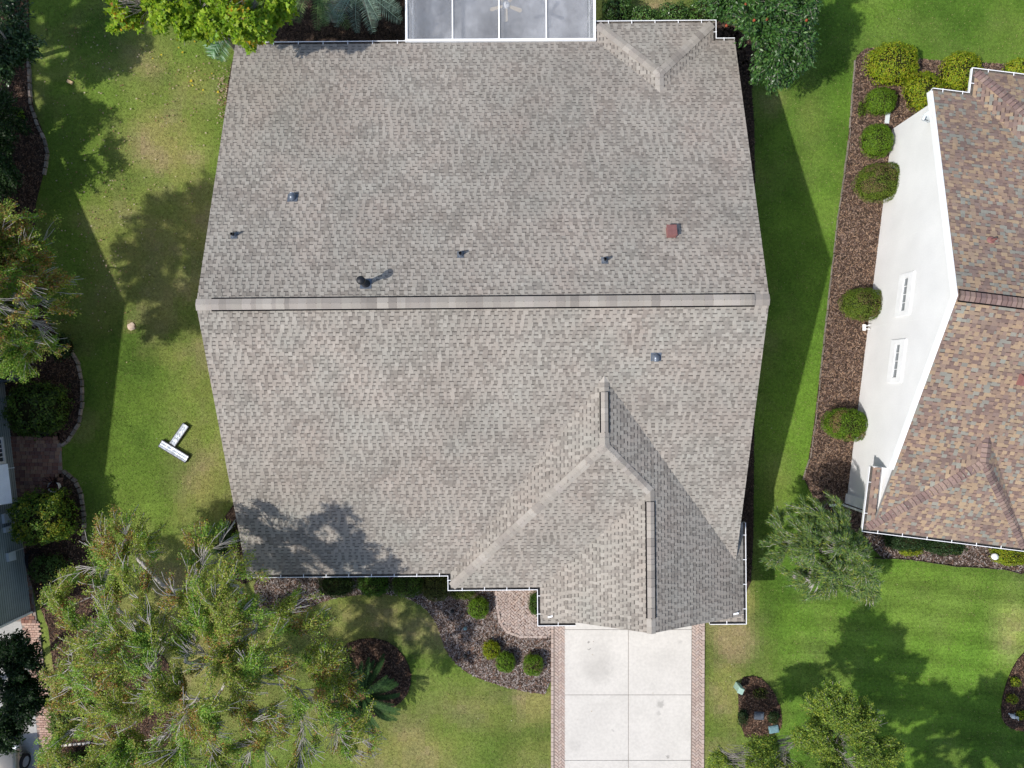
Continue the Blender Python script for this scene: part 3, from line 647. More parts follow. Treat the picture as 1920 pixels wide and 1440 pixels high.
for f in ((0, 1, 2), (5, 4, 3), (0, 2, 5, 3), (2, 1, 4, 5)): g.f.append(f); g.c.append((.5,) * 3)
g.build('gable', M['beige'], house)
gd = MB()
for j in range(4): gd.box(2.45, 7.75, -9.05, -9.0, .06 + j * .54, .58 + j * .54, (.7,) * 3)
gd.build('garage_door', M['white'], house)
sf = MB(); 
for (x0, x1, y0, y1) in ((-10.6, 8.8, -7.48, -7.06), (-10.6, 8.8, 13.14, 13.56), (-2.46, 1.1, -8.06, -7.66), (1.08, 9.1, -9.28, -9.01), (8.76, 9.11, -9.28, -5.62), (1.08, 1.49, -9.28, -8.09), (3.52, 8.1, 13.91, 14.28)): sf.box(x0, x1, y0, y1, 2.585, 2.6, (.7,) * 3)
sf.build('soffit', M['fascia'], house)
G = EZ - .01
gutter(house, [(-10.62, -7.5), (-2.5, -7.5), (-2.5, -8.08), (1.06, -8.08), (1.06, -9.52), (2.45, -9.52)], G)
gutter(house, [(7.8, -9.52), (9.13, -9.52), (9.13, -5.6)], G)
gutter(house, [(8.99, 13.58), (8.13, 13.58), (8.13, 14.3), (3.5, 14.3), (3.5, 13.75)], G)
gutter(house, [(-3.95, 13.58), (-10.85, 13.58)], G)
# rake edge metal
def rake(parent, a, b, m='fascia', h=.16, out=(0, 0), wd=.03, name='rake_board', up=0.0):
    a, b = Vector(a), Vector(b); s = (b - a); s = Vector((s.y, -s.x, 0)).normalized() * wd; mb = MB()
    mb.v = [tuple(p + q + Vector((0, 0, z))) for z in (up - h, up) for p in (a, b) for q in (-s, s)]
    for f in ((0, 1, 3, 2), (4, 6, 7, 5), (0, 4, 5, 1), (2, 3, 7, 6), (0, 2, 6, 4), (1, 5, 7, 3)): mb.f.append(f); mb.c.append((.8,) * 3)
    return mb.build(name, M[m], parent)
for (xa, xb, xc) in ((-10.9, -10.9, -10.62), (8.99, 8.93, 8.80)):
    s_ = 1 if xa < 0 else -1
    rake(house, (xa + .035 * s_, 13.56, EZ), (xb + .035 * s_, RY, RZ), up=-.02); rake(house, (xb + .035 * s_, RY, RZ), (xc + .035 * s_, -7.48, EZ), up=-.02)

def roofz(x, y):                          # height of the main slopes
    return EZ + (SS * (y + 7.5) if y < RY else SP * (13.58 - y))
def on_roof(u, v):
    z = 4.5
    for _ in range(20): x, y, _z = P(u, v, z); z = roofz(x, y)
    c, s = math.cos(R(-.5)), math.sin(R(-.5)); return x * c - y * s, x * s + y * c
def tilt_at(x, y):
    sl_ = SS if y < RY else -SP
    return Matrix.Translation((x, y, roofz(x, y) + .015)) @ Matrix.Rotation(math.atan(sl_), 4, 'X')
def pipe_vent(u, v, h=.28, r=.05):
    x, y = on_roof(u, v); T_ = tilt_at(x, y); up = -1 if y > RY else 1
    f = MB(); f.box(-.12, .12, -.14 , .12, 0, .012, (.2,) * 3, bev=.006); f.lathe([(.11, .012), (.085, .09), (r + .012, .12), (r + .004, .12)], 0, 0, 14)
    o = f.build('vent_flashing', M['ventgrey'], house); o.matrix_basis = T_
    p = MB(); p.lathe([(r, 0), (r, h), (r - .012, h), (r - .012, h - .15), (0, h - .15)], 0, 0, 14); q = p.build('vent_pipe', M['black'], o); q.matrix_basis = T_.to_3x3().inverted().to_4x4()
for u, v in ((439, 441), (863.5, 477), (1133.5, 488)): pipe_vent(u, v)
def dome_vent(u, v, turn):
    x, y = on_roof(u, v); T_ = tilt_at(x, y) @ Matrix.Rotation(turn, 4, 'Z')
    f = MB(); f.box(-.19, .19, -.16, .16, 0, .01, (.2,) * 3, bev=.004); o = f.build('vent_flashing', M['ventgrey'], house); o.matrix_basis = T_
    b = MB(); n = 10; rows = []
    for i in range(7):                    # rounded hood, open at the low end
        t = i / 6; yy = -.13 + .27 * t; r = .12 * math.sqrt(max(0, 1 - max(0, (t - .45) / .55) ** 2)) + .004; hh = .16 * (1 - max(0, (t - .5) / .5) ** 2 * .9) + .005
        rows.append([(r * math.cos(math.pi * k / n), yy, .01 + hh * math.sin(math.pi * k / n) ** .7) for k in range(n + 1)])
    for row in rows: b.v += row
    for i in range(6):
        for k in range(n): a = i * (n + 1) + k; b.f.append((a, a + 1, a + n + 2, a + n + 1)); b.c.append((.2,) * 3)
    b.f.append(tuple(range(n + 1))); b.c.append((.1,) * 3)
    b.build('vent_hood', M['ventgrey'], o, smooth=True)
dome_vent(548.5, 371, R(180)); dome_vent(1230, 669, 0)
x, y = on_roof(686, 532); T_ = tilt_at(x, y)   # tall capped flue
f = MB(); f.box(-.2, .2, -.2, .2, 0, .012, (.2,) * 3, bev=.004); o = f.build('flue_flashing', M['ventgrey'], house); o.matrix_basis = T_; inv = T_.to_3x3().inverted().to_4x4()
p = MB(); p.lathe([(.155, -.03), (.15, .06), (.12, .09), (.085, .10), (.085, .82), (.075, .82)], 0, 0, 18); q = p.build('flue_pipe', M['black'], o, True); q.matrix_basis = inv
p = MB(); p.lathe([(.13, .74), (.145, .76), (.145, .88), (.11, .92), (.0, .93)], 0, 0, 18); q = p.build('flue_cap', M['black'], o, True); q.matrix_basis = inv
x, y = on_roof(1257.5, 437); T_ = tilt_at(x, y)
p = MB(); p.box(-.17, .17, -.2, .2, 0, .2, (.2,) * 3, bev=.02); o = p.build('box_vent', M['brownmetal'], house); o.matrix_basis = T_
p = MB(); p.box(-.185, .185, -.215, .215, .19, .225, (.2,) * 3, bev=.012); p.build('vent_lid', M['brownmetal'], o)
# little bright reflecting flashing bits at the two garage returns, outlet of the downspout box on the east side
for (x, y) in ((1.45, -9.2), (8.75, -9.15)):
    b = MB(); b.box(-.12, .12, -.035, .035, 0, .02, (.8,) * 3); o = b.build('kickout_flashing', M['white'], house); o.matrix_basis = Matrix.Translation((x, y, EZ + WP * .38 + .03)) @ Matrix.Rotation(R(12), 4, 'Z')
b = MB(); b.box(9.0, 9.42, -6.95, -6.1, .5, 1.5, (.6,) * 3, bev=.03); b.build('meter_box', M['stucco'], house)

# ---------------------------------------------------------------- screened porch at the back
porch = thing('screened_porch', 'white-framed screened porch roofed with grey mesh panels behind the house', 'porch', (P(950, 0, 2.7)[0], 13.7, 0), R(.3))
pf = MB(); bx = (-3.98, -2.15, -.30, 1.58, 3.50); y0, y1 = -.02, 5.6; zt = 2.74
for i, x in enumerate(bx): 
    pb = MB(); wdt = .048 if i in (0, 4) else .034; pb.box(x - wdt, x + wdt, y0, y1, zt - .06, zt + .03, (.8,) * 3, bev=.006); pb.build('roof_beam', M['white'], porch)
for y in (y0, 5.6): pb = MB(); pb.box(bx[0] - .06, bx[4] + .06, y - .05, y + .05, zt - .10, zt + .025, (.8,) * 3, bev=.006); pb.build('cross_beam', M['white'], porch)
for x in (bx[0], bx[4]):
    for y in (.1, 1.9, 3.7, 5.55): pb = MB(); pb.box(x - .03, x + .03, y - .03, y + .03, 0, zt - .06, (.8,) * 3); pb.build('post', M['white'], porch)
    pb = MB(); pb.box(x - .025, x + .025, .1, 5.5, .85, .91, (.8,) * 3); pb.build('rail', M['white'], porch)
    pb = MB(); pb.box(x - .004, x + .004, .1, 5.5, .02, zt - .08, (.8,) * 3); pb.build('side_screen', M['screen'], porch)
for a, b_ in zip(bx, bx[1:]): pb = MB(); pb.box(a + .05, b_ - .05, y0 + .06, 5.5, zt - .022, zt - .016, (.8,) * 3); pb.build('roof_screen', M['screen'], porch)
pb = MB(); pb.box(bx[0], bx[4], -.6, 5.6, -.1, .06, (.8,) * 3); pb.build('porch_floor', M['lanai_floor'], porch)
fan = thing('ceiling_fan', 'tan-bladed ceiling fan hanging under the mesh roof of the porch', 'fan', P(949, 10, 2.45))
for k in range(5):
    b = MB(); b.v = [(.1, -.05, 0), (.62, -.085, .0), (.68, 0, 0), (.62, .085, .02), (.1, .05, .02), (.1, -.05, -.012), (.62, -.085, -.012), (.68, 0, -.012), (.62, .085, .008), (.1, .05, .008)]
    b.f = [(0, 1, 2, 3, 4), (9, 8, 7, 6, 5)] + [(i, i + 5, (i + 1) % 5 + 5, (i + 1) % 5) for i in range(5)]; b.c = [(.6,) * 3] * 7
    o = b.build('blade', M['fan'], fan); o.rotation_euler.z = R(-20 + 72 * k)
b = MB(); b.lathe([(0, .1), (.09, .1), (.15, .05), (.15, -.03), (.1, -.08), (0, -.1)], 0, 0, 18); b.build('motor', M['white'], fan, True)
b = MB(); b.lathe([(.02, .05), (.02, .3)], 0, 0, 8); b.build('rod', M['white'], fan)

# ================================================================ brown-roofed house on the right
TH = R(-7.0); O2 = (15.3, 3.05)
h2 = thing('brown_roofed_house', 'white stucco house with mixed brown shingle roof on the right', 'house', (*O2, 0), TH)
RZ2 = 6.6; ps = (RZ2 - 2.9) / 8.87; pn = (RZ2 - 3.1) / 9.2; wp = .55
def s2(y): return RZ2 + ps * y
S2 = ((0, -8.87), (0, 1), 2.9, ps); XR = 13.5
yv = -8.87 + (wp * 3.2) / ps              # where the small wing's ridge meets the main slope
az2 = 2.9 + wp * 3.2; axx = -.25 + 3.2; ayy = -8.87 + 3.2
yw = -6.4                                  # north end of the little west eave
sl2 = [
 (SL([(0, yw + .0), (0, 0), (XR, 0), (XR, yw)], *S2), 300),
 (SL([(-.25, -8.87), (-.25, yw), (0, yw), (axx - .0, yv), (axx, ayy)], (-.25, 0), (1, 0), 2.9, wp), 0),
 (SL([(-.25, -8.87), (axx * 2 + .25 + 5, -8.87), (axx * 2 + .25 + 5 - 3.2, ayy), (axx, ayy)], (0, -8.87), (0, 1), 2.9, wp), 0)]
# main slope below yw, right of the valley (valley: wp*(x+.25) = ps*(y+8.87))
yq = -8.87 + wp * .25 / ps
sl2 = [(SL([(0, 0), (XR, 0), (XR, yv), (axx, yv), (0, yq + .0)], *S2), 0)]
sl2 += [(SL([(-.25, -8.87), (-.25, yw), (.0, yw), (.0, yq), (axx, yv), (axx, ayy)][:0] or [(-.25, -8.87), (0, yq), (axx, yv), (axx, ayy)], (-.25, 0), (1, 0), 2.9, wp), 0)]
sl2 += [(SL([(-.25, -8.80), (-.25, yw), (.0, yw), (.0, yq)], (-.25, 0), (1, 0), 2.9, wp), 0)]
ex2 = axx + 3.2
sl2 += [(SL([(-.25, -8.87), (ex2, -8.87), (axx, ayy)], (0, -8.87), (0, 1), 2.9, wp), 0), (SL([(ex2, -8.87), (axx, ayy), (axx, yv), ], (ex2, 0), (-1, 0), 2.9, wp), 0)]
sl2 += [(SL([(ex2, -8.87), (XR, -8.87), (XR, yv), (axx, yv)], *S2), 0)]
# north side
N2 = ((0, 8.38), (0, -1), RZ2 - pn * 8.38, pn); nz0 = RZ2 - pn * 8.38; wh = 4.0; wnx = 1.55
sl2 += [(SL([(0, 8.38), (wnx, 8.38), (wnx + wh, 8.38 - wh * .42 / pn), (wnx + wh, 0), (0, 0)], *N2), 180), (SL([(wnx + 2 * wh, 8.38), (XR, 8.38), (XR, 0), (wnx + wh, 0), (wnx + wh, 8.38 - wh * .42 / pn)], *N2), 0)]
sl2 += [(SL([(wnx, 9.35), (wnx + 2 * wh, 9.35), (wnx + wh, 9.35 - wh)], (0, 9.35), (0, -1), nz0, .42), 0), (SL([(wnx, 9.35), (wnx, 8.38), (wnx + wh, 8.38 - wh * .42 / pn), (wnx + wh, 9.35 - wh)], (wnx, 0), (1, 0), nz0, .42), 0)]
sl2[0] = (sl2[0][0], 100)
for a, k_ in sl2: roof_slope(h2, a, 'brown', k_)
CAPB = np.array([(.20, .135, .12), (.23, .16, .14), (.17, .12, .11), (.25, .18, .15)])
STY['brown']['pal'], keep = CAPB, STY['brown']['pal']
ridge_vent(h2, (.05, 0, RZ2), (XR, 0, RZ2), pn, ps, .36, 'brown', (.15, .2))
def capsb(a, b, l, r): cap_run(h2, a, b, l, r, .17, 'brown', (.15, .2))
hb = wp / math.sqrt(2); capsb((-.2, -8.82, 2.93), (axx, ayy, az2), hb, hb); capsb((ex2 - .05, -8.82, 2.93), (axx, ayy, az2), hb, hb); capsb((axx, ayy, az2), (axx, yv + .05, az2), wp, wp)
hb = .42 / math.sqrt(2); capsb((wnx + .04, 9.31, nz0 + .02), (wnx + wh, 9.35 - wh, nz0 + .42 * wh), hb, hb)
STY['brown']['pal'] = keep
wx = .28
wl = MB(); wl.v = [(wx, -8.2, -.05), (wx, 8.15, -.05), (wx, 8.15, nz0 - .08), (wx, 0, RZ2 - .12), (wx, -8.2, 2.95), (13, -8.2, -.05), (13, 8.15, -.05), (13, 8.15, nz0 - .08), (13, 0, RZ2 - .12), (13, -8.2, 2.95)]
for f in ((0, 1, 2, 3, 4)[::-1], (5, 6, 7, 8, 9), (0, 5, 9, 4), (1, 2, 7, 6)): wl.f.append(f); wl.c.append((.7,) * 3)
wl.build('wall', M['stucco'], h2)
rake(h2, (-.055, 8.38, nz0), (-.055, 0, RZ2), 'white', .26, wd=.045, up=.03); rake(h2, (-.055, 0, RZ2), (-.055, yw + .05, RZ2 + ps * yw), 'white', .26, wd=.045, up=.03)
rake(h2, (.15, 8.36, nz0 - .06), (.15, .0, RZ2 - .06), 'white', .04, wd=.14, name='rake_soffit'); rake(h2, (.15, 0, RZ2 - .06), (.15, yw + .05, RZ2 + ps * yw - .06), 'white', .04, wd=.14, name='rake_soffit')
gutter(h2, [(-.25, yw), (-.25, -8.87), (XR, -8.87)], 2.89, 1.0); gutter(h2, [(XR - 2, 9.35), (wnx, 9.35), (wnx, 8.38), (.0, 8.38)], nz0 - .01, 1.0)
b = MB(); b.box(-.25, .26, -8.2, yw, 2.75, 2.79, (.7,) * 3); b.box(-.25, .3, yw - .02, yw + .02, 2.6, 2.95, (.7,) * 3); b.build('soffit', M['fascia'], h2)
b = MB(); b.box(-.02 + .22, .34, -8.27, -7.85, 0, 2.8, (.7,) * 3); b.build('corner_column', M['white'], h2)
dn = MB(); dn.tube([(.12, -8.35, .1), (.12, -8.35, 2.2), (-.2, -8.6, 2.7)], .05, 8); dn.tube([(.12, -8.35, .12), (-.45, -8.45, .06)], .05, 8); dn.build('downspout', M['white'], h2)
dn = MB(); dn.box(-.11, .11, 0, .75, 0, .06, (.7,) * 3, bev=.02); sb = dn.build('splash_block', M['dish'], h2); sb.location = (.0, 8.35, 0)
for yc in (.55, -2.12):                    # the two slot windows
    f = MB(); zc = 2.72; hw, hh = .86, .52
    f.box(.225, wx + .01, yc - hw, yc + hw, zc - hh, zc - .16, (.8,) * 3); f.box(.225, wx + .01, yc - hw, yc + hw, zc + .16, zc + hh, (.8,) * 3)
    f.box(.226, wx + .01, yc - hw, yc - .66, zc - .165, zc + .165, (.8,) * 3); f.box(.226, wx + .01, yc + .66, yc + hw, zc - .165, zc + .165, (.8,) * 3)
    fo = f.build('window_frame', M['white'], h2)
    for j in range(4): g = MB(); g.box(.272, .276, yc - .66 + j * .33 + .012, yc - .66 + (j + 1) * .33 - .012, zc - .155, zc + .155, (.1,) * 3); g.build('pane', M['windowpane'], fo)
    g = MB()
    for j in (1, 2, 3): g.box(.262, .28, yc - .66 + j * .33 - .012, yc - .66 + j * .33 + .012, zc - .16, zc + .16, (.8,) * 3)
    g.build('muntin', M['white'], fo)
for j, yj in enumerate((3.0, -.55, -3.9)):  # control joints in the stucco
    b = MB(); b.box(wx - .004, wx + .01, yj - .008, yj + .008, 0, RZ2 - .2 - abs(yj) * .42, (.6,) * 3); b.build('control_joint', M['fascia'], h2)
def h2l(u, v, z):
    x, y, _ = P(u, v, z); dx, dy = x - O2[0], y - O2[1]; c, s = math.cos(-TH), math.sin(-TH); return dx * c - dy * s, dx * s + dy * c
lx, ly = h2l(1838, 457, 5.2); zz = RZ2 - pn * ly
b = MB(); b.lathe([(.15, .02), (.13, .05), (.06, .08), (.045, .3), (.03, .3)], 0, 0, 14); o = b.build('roof_vent_pipe', M['brownmetal'], h2); o.location = (lx, ly, zz)
lx, ly = h2l(1915, 712, 5.4); zz = RZ2 + ps * ly
b = MB(); b.box(-.25, .25, -.22, .22, 0, .22, (.2,) * 3, bev=.05); o = b.build('box_vent', M['brownmetal'], h2); o.matrix_basis = Matrix.Translation((lx, ly, zz)) @ Matrix.Rotation(math.atan(ps), 4, 'X')
# satellite dish by the gable corner
ds = thing('satellite_dish', 'grey satellite dish fixed at the upper corner of the white gable wall', 'satellite dish', P(1748, 218, 3.25))
b = MB(); n = 24; b.lathe([(0.001, -.06), (.12, -.05), (.24, -.015), (.33, .03), (.345, .035), (.33, .02), (.24, -.03), (.12, -.068), (0.001, -.078)], 0, 0, n)
o = b.build('reflector', M['dish'], ds, True); o.matrix_basis = Matrix.Rotation(R(-38), 4, 'Y') @ Matrix.Rotation(R(-28), 4, 'X')
b = MB(); b.tube([(-.12, -.14, -.06), (-.42, -.16, .10)], .017, 8); b.build('feed_arm', M['ventgrey'], ds)
b = MB(); b.tube([(-.40, -.16, .05), (-.44, -.16, .17)], .045, 10); b.tube([(-.36, -.10, .05), (-.40, -.10, .17)], .035, 10); b.build('feed_horn', M['dish'], ds)
b = MB(); b.tube([(0, 0, -.05), (.02, -.1, -.35), (.22, -.12, -.45)], .025, 8); b.build('mast', M['ventgrey'], ds)

# ================================================================ grey-sided house at the left edge
O3 = (-22.23, .96); h3 = thing('grey_sided_house', 'house with grey-green lap siding cut by the left edge', 'house', (*O3, 0), R(6.7))
b = MB(); b.box(-11, -.02, -11.0, 10.2, -.1, 2.7, (.3, .34, .34)); b.build('wall', M['siding'], h3)
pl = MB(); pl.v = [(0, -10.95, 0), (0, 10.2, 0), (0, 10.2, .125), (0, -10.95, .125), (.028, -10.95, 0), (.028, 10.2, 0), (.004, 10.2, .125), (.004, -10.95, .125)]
pl.f = [(4, 5, 6, 7), (0, 1, 5, 4), (1, 2, 6, 5), (3, 0, 4, 7)]; pl.v += [(.029, -10.95, 0), (.029, 10.2, 0), (.026, 10.2, .022), (.026, -10.95, .022)]; pl.f.append((8, 9, 10, 11)); pl.c = [(.30, .345, .345)] * 4 + [(.09, .105, .11)]; me = pl.mesh('siding_board', M['siding'])  # dark strip on the bottom lip: lap shadow line painted into the board colour
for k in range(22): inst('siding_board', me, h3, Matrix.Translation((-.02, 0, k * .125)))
EZ3 = 2.75; RZ3 = 6.4
roof3 = [SL([(.35, -11.3), (.35, 0), (-11, 0), (-11, -11.3)], (0, -11.3), (0, 1), EZ3, (RZ3 - EZ3) / 11.3), SL([(.35, 10.6), (.35, 0), (-11, 0), (-11, 10.6)], (0, 10.6), (0, -1), EZ3, (RZ3 - EZ3) / 10.6)]
for s_ in roof3:
    b = MB(); b.poly([s_.pt(t, q, 0) for t, q in s_.poly], (.2, .19, .18)); b.poly([s_.pt(t, q, -.15) for t, q in reversed(s_.poly)], (.2, .19, .18)); n = len(s_.poly)
    for i in range(n): p_, q_ = s_.poly[i], s_.poly[(i + 1) % n]; b.poly([s_.pt(*p_, -.15), s_.pt(*q_, -.15), s_.pt(*q_, 0), s_.pt(*p_, 0)], (.2,) * 3)
    b.build('roof', M['shingle'], h3)
b = MB(); b.v = [(-.02, -11, 2.69), (-.02, 10.2, 2.69), (-.02, 0, RZ3 - .2), (-.2, -11, 2.69), (-.2, 10.2, 2.69), (-.2, 0, RZ3 - .2)]
for f in ((0, 1, 2), (5, 4, 3), (0, 2, 5, 3), (2, 1, 4, 5)): b.f.append(f); b.c.append((.3, .34, .34))
b.build('gable', M['siding'], h3)
def h3p(u, v, z):
    x, y, _ = P(u, v, z); dx, dy = x - O3[0], y - O3[1]; c, s = math.cos(R(-6.7)), math.sin(R(-6.7)); return dx * c - dy * s, dx * s + dy * c
b = MB(); b.box(-.05, .07, -11.02, -10.93, 0, 2.7, (.8,) * 3); b.build('corner_trim', M['white'], h3)
# louvred window and propped storm shutter
ly0 = h3p(10, 870, 1.1)[1]; ly1 = h3p(10, 818, 1.1)[1]
f = MB(); f.box(.0, .06, ly0, ly1, .55, .66, (.8,) * 3); f.box(.0, .06, ly0, ly1, 1.62, 1.75, (.8,) * 3); f.box(.0, .06, ly0, ly0 + .12, .66, 1.62, (.8,) * 3); f.box(.0, .06, ly1 - .12, ly1, .66, 1.62, (.8,) * 3); fo = f.build('window_frame', M['white'], h3)
g = MB(); g.box(.0, .02, ly0 + .12, ly1 - .12, .66, 1.62, (.1,) * 3); g.build('pane', M['glass'], fo)
for k in range(1, 5): g = MB(); yy = ly0 + .12 + (ly1 - ly0 - .24) * k / 5; g.box(.022, .05, yy - .02, yy + .02, .67, 1.61, (.8,) * 3); g.build('window_bar', M['white'], fo)
sy0, sy1 = h3p(25, 942, 1.2)[1], h3p(25, 868, 1.2)[1]
sh = MB(); sh.box(-.0, .95, sy0, sy0 + .05, -.02, .02, (.8,) * 3); sh.box(0, .95, sy1 - .05, sy1, -.02, .02, (.8,) * 3); sh.box(.0, .06, sy0, sy1, -.021, .021, (.8,) * 3); sh.box(.89, .95, sy0, sy1, -.021, .021, (.8,) * 3); sh.box(.46, .50, sy0, sy1, -.021, .021, (.8,) * 3)
so = sh.build('storm_shutter', M['white'], h3); so.matrix_basis = Matrix.Translation((.03, 0, 2.05)) @ Matrix.Rotation(R(42), 4, 'Y')
sm = MB(); sm.box(-.029, .029, sy0 + .05, sy1 - .05, -.006, .006, (.8,) * 3); me = sm.mesh('louvre', M['white'])
for k in range(7): inst('louvre', me, so, Matrix.Translation((.10 + k * .056, 0, 0)) @ Matrix.Rotation(R(-14), 4, 'Y')); inst('louvre', me, so, Matrix.Translation((.54 + k * .055, 0, 0)) @ Matrix.Rotation(R(-14), 4, 'Y'))
for yy in (sy0 + .03, sy1 - .2): g = MB(); g.tube([(.02, yy, 1.0), (.95, yy, 1.35)], .015, 6, (.8,) * 3); g.build('prop_rod', M['white'], h3)
for (u0, v0, s_) in ((4, 972, .22), (8, 993, .13), (2, 1045, .2)):
    lx, ly = h3p(u0, v0, .9); b = MB(); b.box(.0, .16, ly - s_, ly + s_, .75, 1.15, (.4,) * 3, bev=.02); b.build('meter_box', M['dish'], h3)
for (v0, l_) in ((962, .7), (981, .5), (1034, .95)):
    ly = h3p(20, v0, .6)[1]; b = MB(); b.tube([(.03, ly, .1), (.03, ly, .1 + l_)], .022, 8, (.4,) * 3); b.build('conduit', M['dish'], h3)
# ---------------------------------------------------------------- vegetation
def leaves(name, pos, nrm, size, asp, cols, m, parent, lobes=1, dirs=None, fold=.25):
    """rhombic leaves at pos facing nrm; lobes>1 fans several rhombs from one stalk"""
    n = len(pos); nrm = nrm / np.linalg.norm(nrm, axis=1, keepdims=True)
    d = rng.normal(size=(n, 3)) if dirs is None else dirs
    d = d - (d * nrm).sum(1, keepdims=True) * nrm; d /= np.linalg.norm(d, axis=1, keepdims=True) + 1e-9; s = np.cross(nrm, d)
    size = np.broadcast_to(size, (n,)); Vs = []; 
    for k in range(lobes):
        a = 0 if lobes == 1 else (k - (lobes - 1) / 2) * 1.05
        dd = d * math.cos(a) + s * math.sin(a); ss = s * math.cos(a) - d * math.sin(a); sz = (size * (1 if abs(a) < .1 else .8))[:, None]
        V = np.stack([pos, pos + dd * sz * .5 + ss * sz * asp / 2 + nrm * sz * fold * .2, pos + dd * sz - nrm * sz * .1, pos + dd * sz * .5 - ss * sz * asp / 2 + nrm * sz * fold * .2], 1); Vs.append(V)
    V = np.concatenate(Vs).reshape(-1, 3); cc = np.tile(cols, (lobes, 1))
    return np_mesh(name, V, np.arange(len(V)).reshape(-1, 4), m, cc, parent)
def pick(pal, n, jit=.18, w=None):
    pal = np.array(pal); c = pal[rng.choice(len(pal), n, p=w)]; return c * rng.uniform(1 - jit, 1 + jit, (n, 1)) * rng.uniform(1 - jit * .3, 1 + jit * .3, (n, 3))
def branch_mesh(name, nodes, par, rad, m, parent, minr=.0, sides=4):
    idx = [i for i in range(len(nodes)) if par[i] >= 0 and rad[i] > minr]; A = nodes[[par[i] for i in idx]]; B = nodes[idx]; ra = np.minimum(rad[[par[i] for i in idx]], rad[idx] * 1.35); rb = rad[idx]
    d = B - A; d /= np.linalg.norm(d, axis=1, keepdims=True) + 1e-9; up = np.where(np.abs(d[:, 2:3]) > .9, np.array([[1., 0, 0]]), np.array([[0, 0, 1.]])); s = np.cross(d, up); s /= np.linalg.norm(s, axis=1, keepdims=True); t = np.cross(d, s)
    V = np.zeros((len(idx), 2 * sides, 3)); Fc = []
    for k in range(sides):
        a = 2 * math.pi * k / sides; o = s * math.cos(a) + t * math.sin(a); V[:, k] = A + o * ra[:, None]; V[:, sides + k] = B + o * rb[:, None] + d * rb[:, None] * .3
        Fc.append((k, (k + 1) % sides, sides + (k + 1) % sides, sides + k))
    base = np.arange(len(idx))[:, None, None] * 2 * sides
    return np_mesh(name, V.reshape(-1, 3), (np.array(Fc)[None] + base).reshape(-1, 4), m, None, parent, smooth=True)
def skeleton(root, top, clusters, ntgt, step=.28, r0=.12, sag=.0, shell=.5, stems=1, zmin=.3, wander=.10, minr=.0065):
    nodes = [np.array(root, float)]; par = [-1]; root = np.array(root, float); tips = []
    def path(i, q, st=step):
        a = nodes[i]; d = q - a; L = np.linalg.norm(d); k = max(1, int(L / st)); j = i
        bow = rng.normal(0, .06 * L, 3); bow[2] = abs(bow[2]) + .05 * L
        for s_ in range(1, k + 1):
            t = s_ / k; p = a + d * t + bow * math.sin(math.pi * t) * 1.0 + rng.normal(0, wander * st, 3) * (t < 1) - np.array([0, 0, sag * t * t * L]); nodes.append(p); par.append(j); j = len(nodes) - 1
        return j
    for k in range(stems):
        tp = np.array(top, float) + (rng.normal(0, .35, 3) if stems > 1 else 0); path(0, tp, .5)
    hubs = []
    for (cx, cy, cz, rx, ry, rz, wgt) in clusters:
        q = np.array([cx, cy, cz - rz * .45]); i = int(np.argmin(np.linalg.norm(np.array(nodes) - q, axis=1))); path(i, q, .45)
    wts = np.array([c[6] for c in clusters]); wts = wts / wts.sum(); T = []
    for c in clusters:
        m = int(ntgt * c[6] / sum(q[6] for q in clusters)); d = rng.normal(size=(m, 3)); d /= np.linalg.norm(d, axis=1, keepdims=True); d[:, 2] = np.where(d[:, 2] < -.35, -d[:, 2], d[:, 2])
        r = rng.uniform(shell, 1, (m, 1)) ** .7; lump = (1 + .22 * np.sin(d[:, :1] * 5 + c[0]) * np.cos(d[:, 1:2] * 6 + c[1]))
        T.append(np.array(c[:3]) + d * r * lump * np.array(c[3:6]))
    T = np.concatenate(T); T = T[T[:, 2] > zmin]; cen = np.array([np.average([c[k] for c in clusters]) for k in range(3)])
    T = T[np.argsort(np.linalg.norm(T - cen, axis=1) + rng.normal(0, .6, len(T)))]
    buf = np.zeros((60000, 3)); 
    for q in T:
        n = len(nodes); 
        if getattr(skeleton, 'n', 0) != n: buf[:n] = np.array(nodes); skeleton.n = n
        dd = buf[:n] - q; dist = np.sqrt((dd ** 2).sum(1)); i = int(np.argmin(dist + .25 * np.abs(dd[:, 2]))); n0 = n
        # step back towards the trunk so twigs leave at a narrow angle
        for _ in range(2):
            if par[i] > 0 and dist[i] < 1.2: i = par[i]
        j = path(i, q); tips.append((i, j))
        buf[n0:len(nodes)] = np.array(nodes[n0:]); skeleton.n = len(nodes)
    skeleton.n = 0
    nodes = np.array(nodes); cnt = np.ones(len(nodes))
    for i in range(len(nodes) - 1, 0, -1): cnt[par[i]] += cnt[i]
    rad = r0 * (cnt / cnt[0]) ** .5; rad = np.maximum(rad, minr)
    return nodes, par, rad
def twig_points(nodes, par, rad, n, thr, off=.05):
    """n leaf sites spread along the thin twigs"""
    idx = np.array([i for i in range(1, len(nodes)) if rad[i] < thr]); i = rng.choice(idx, n); p = np.array(par)[i]; t = rng.uniform(0, 1, (n, 1)); d = nodes[i] - nodes[p]
    return nodes[p] + d * t + rng.normal(0, off, (n, 3)), d / (np.linalg.norm(d, axis=1, keepdims=True) + 1e-9)
def CL(u, v, z, rx, ry, rz, w=1): x, y, _ = P(u, v, z); return (x, y, z, rx, ry, rz, w)

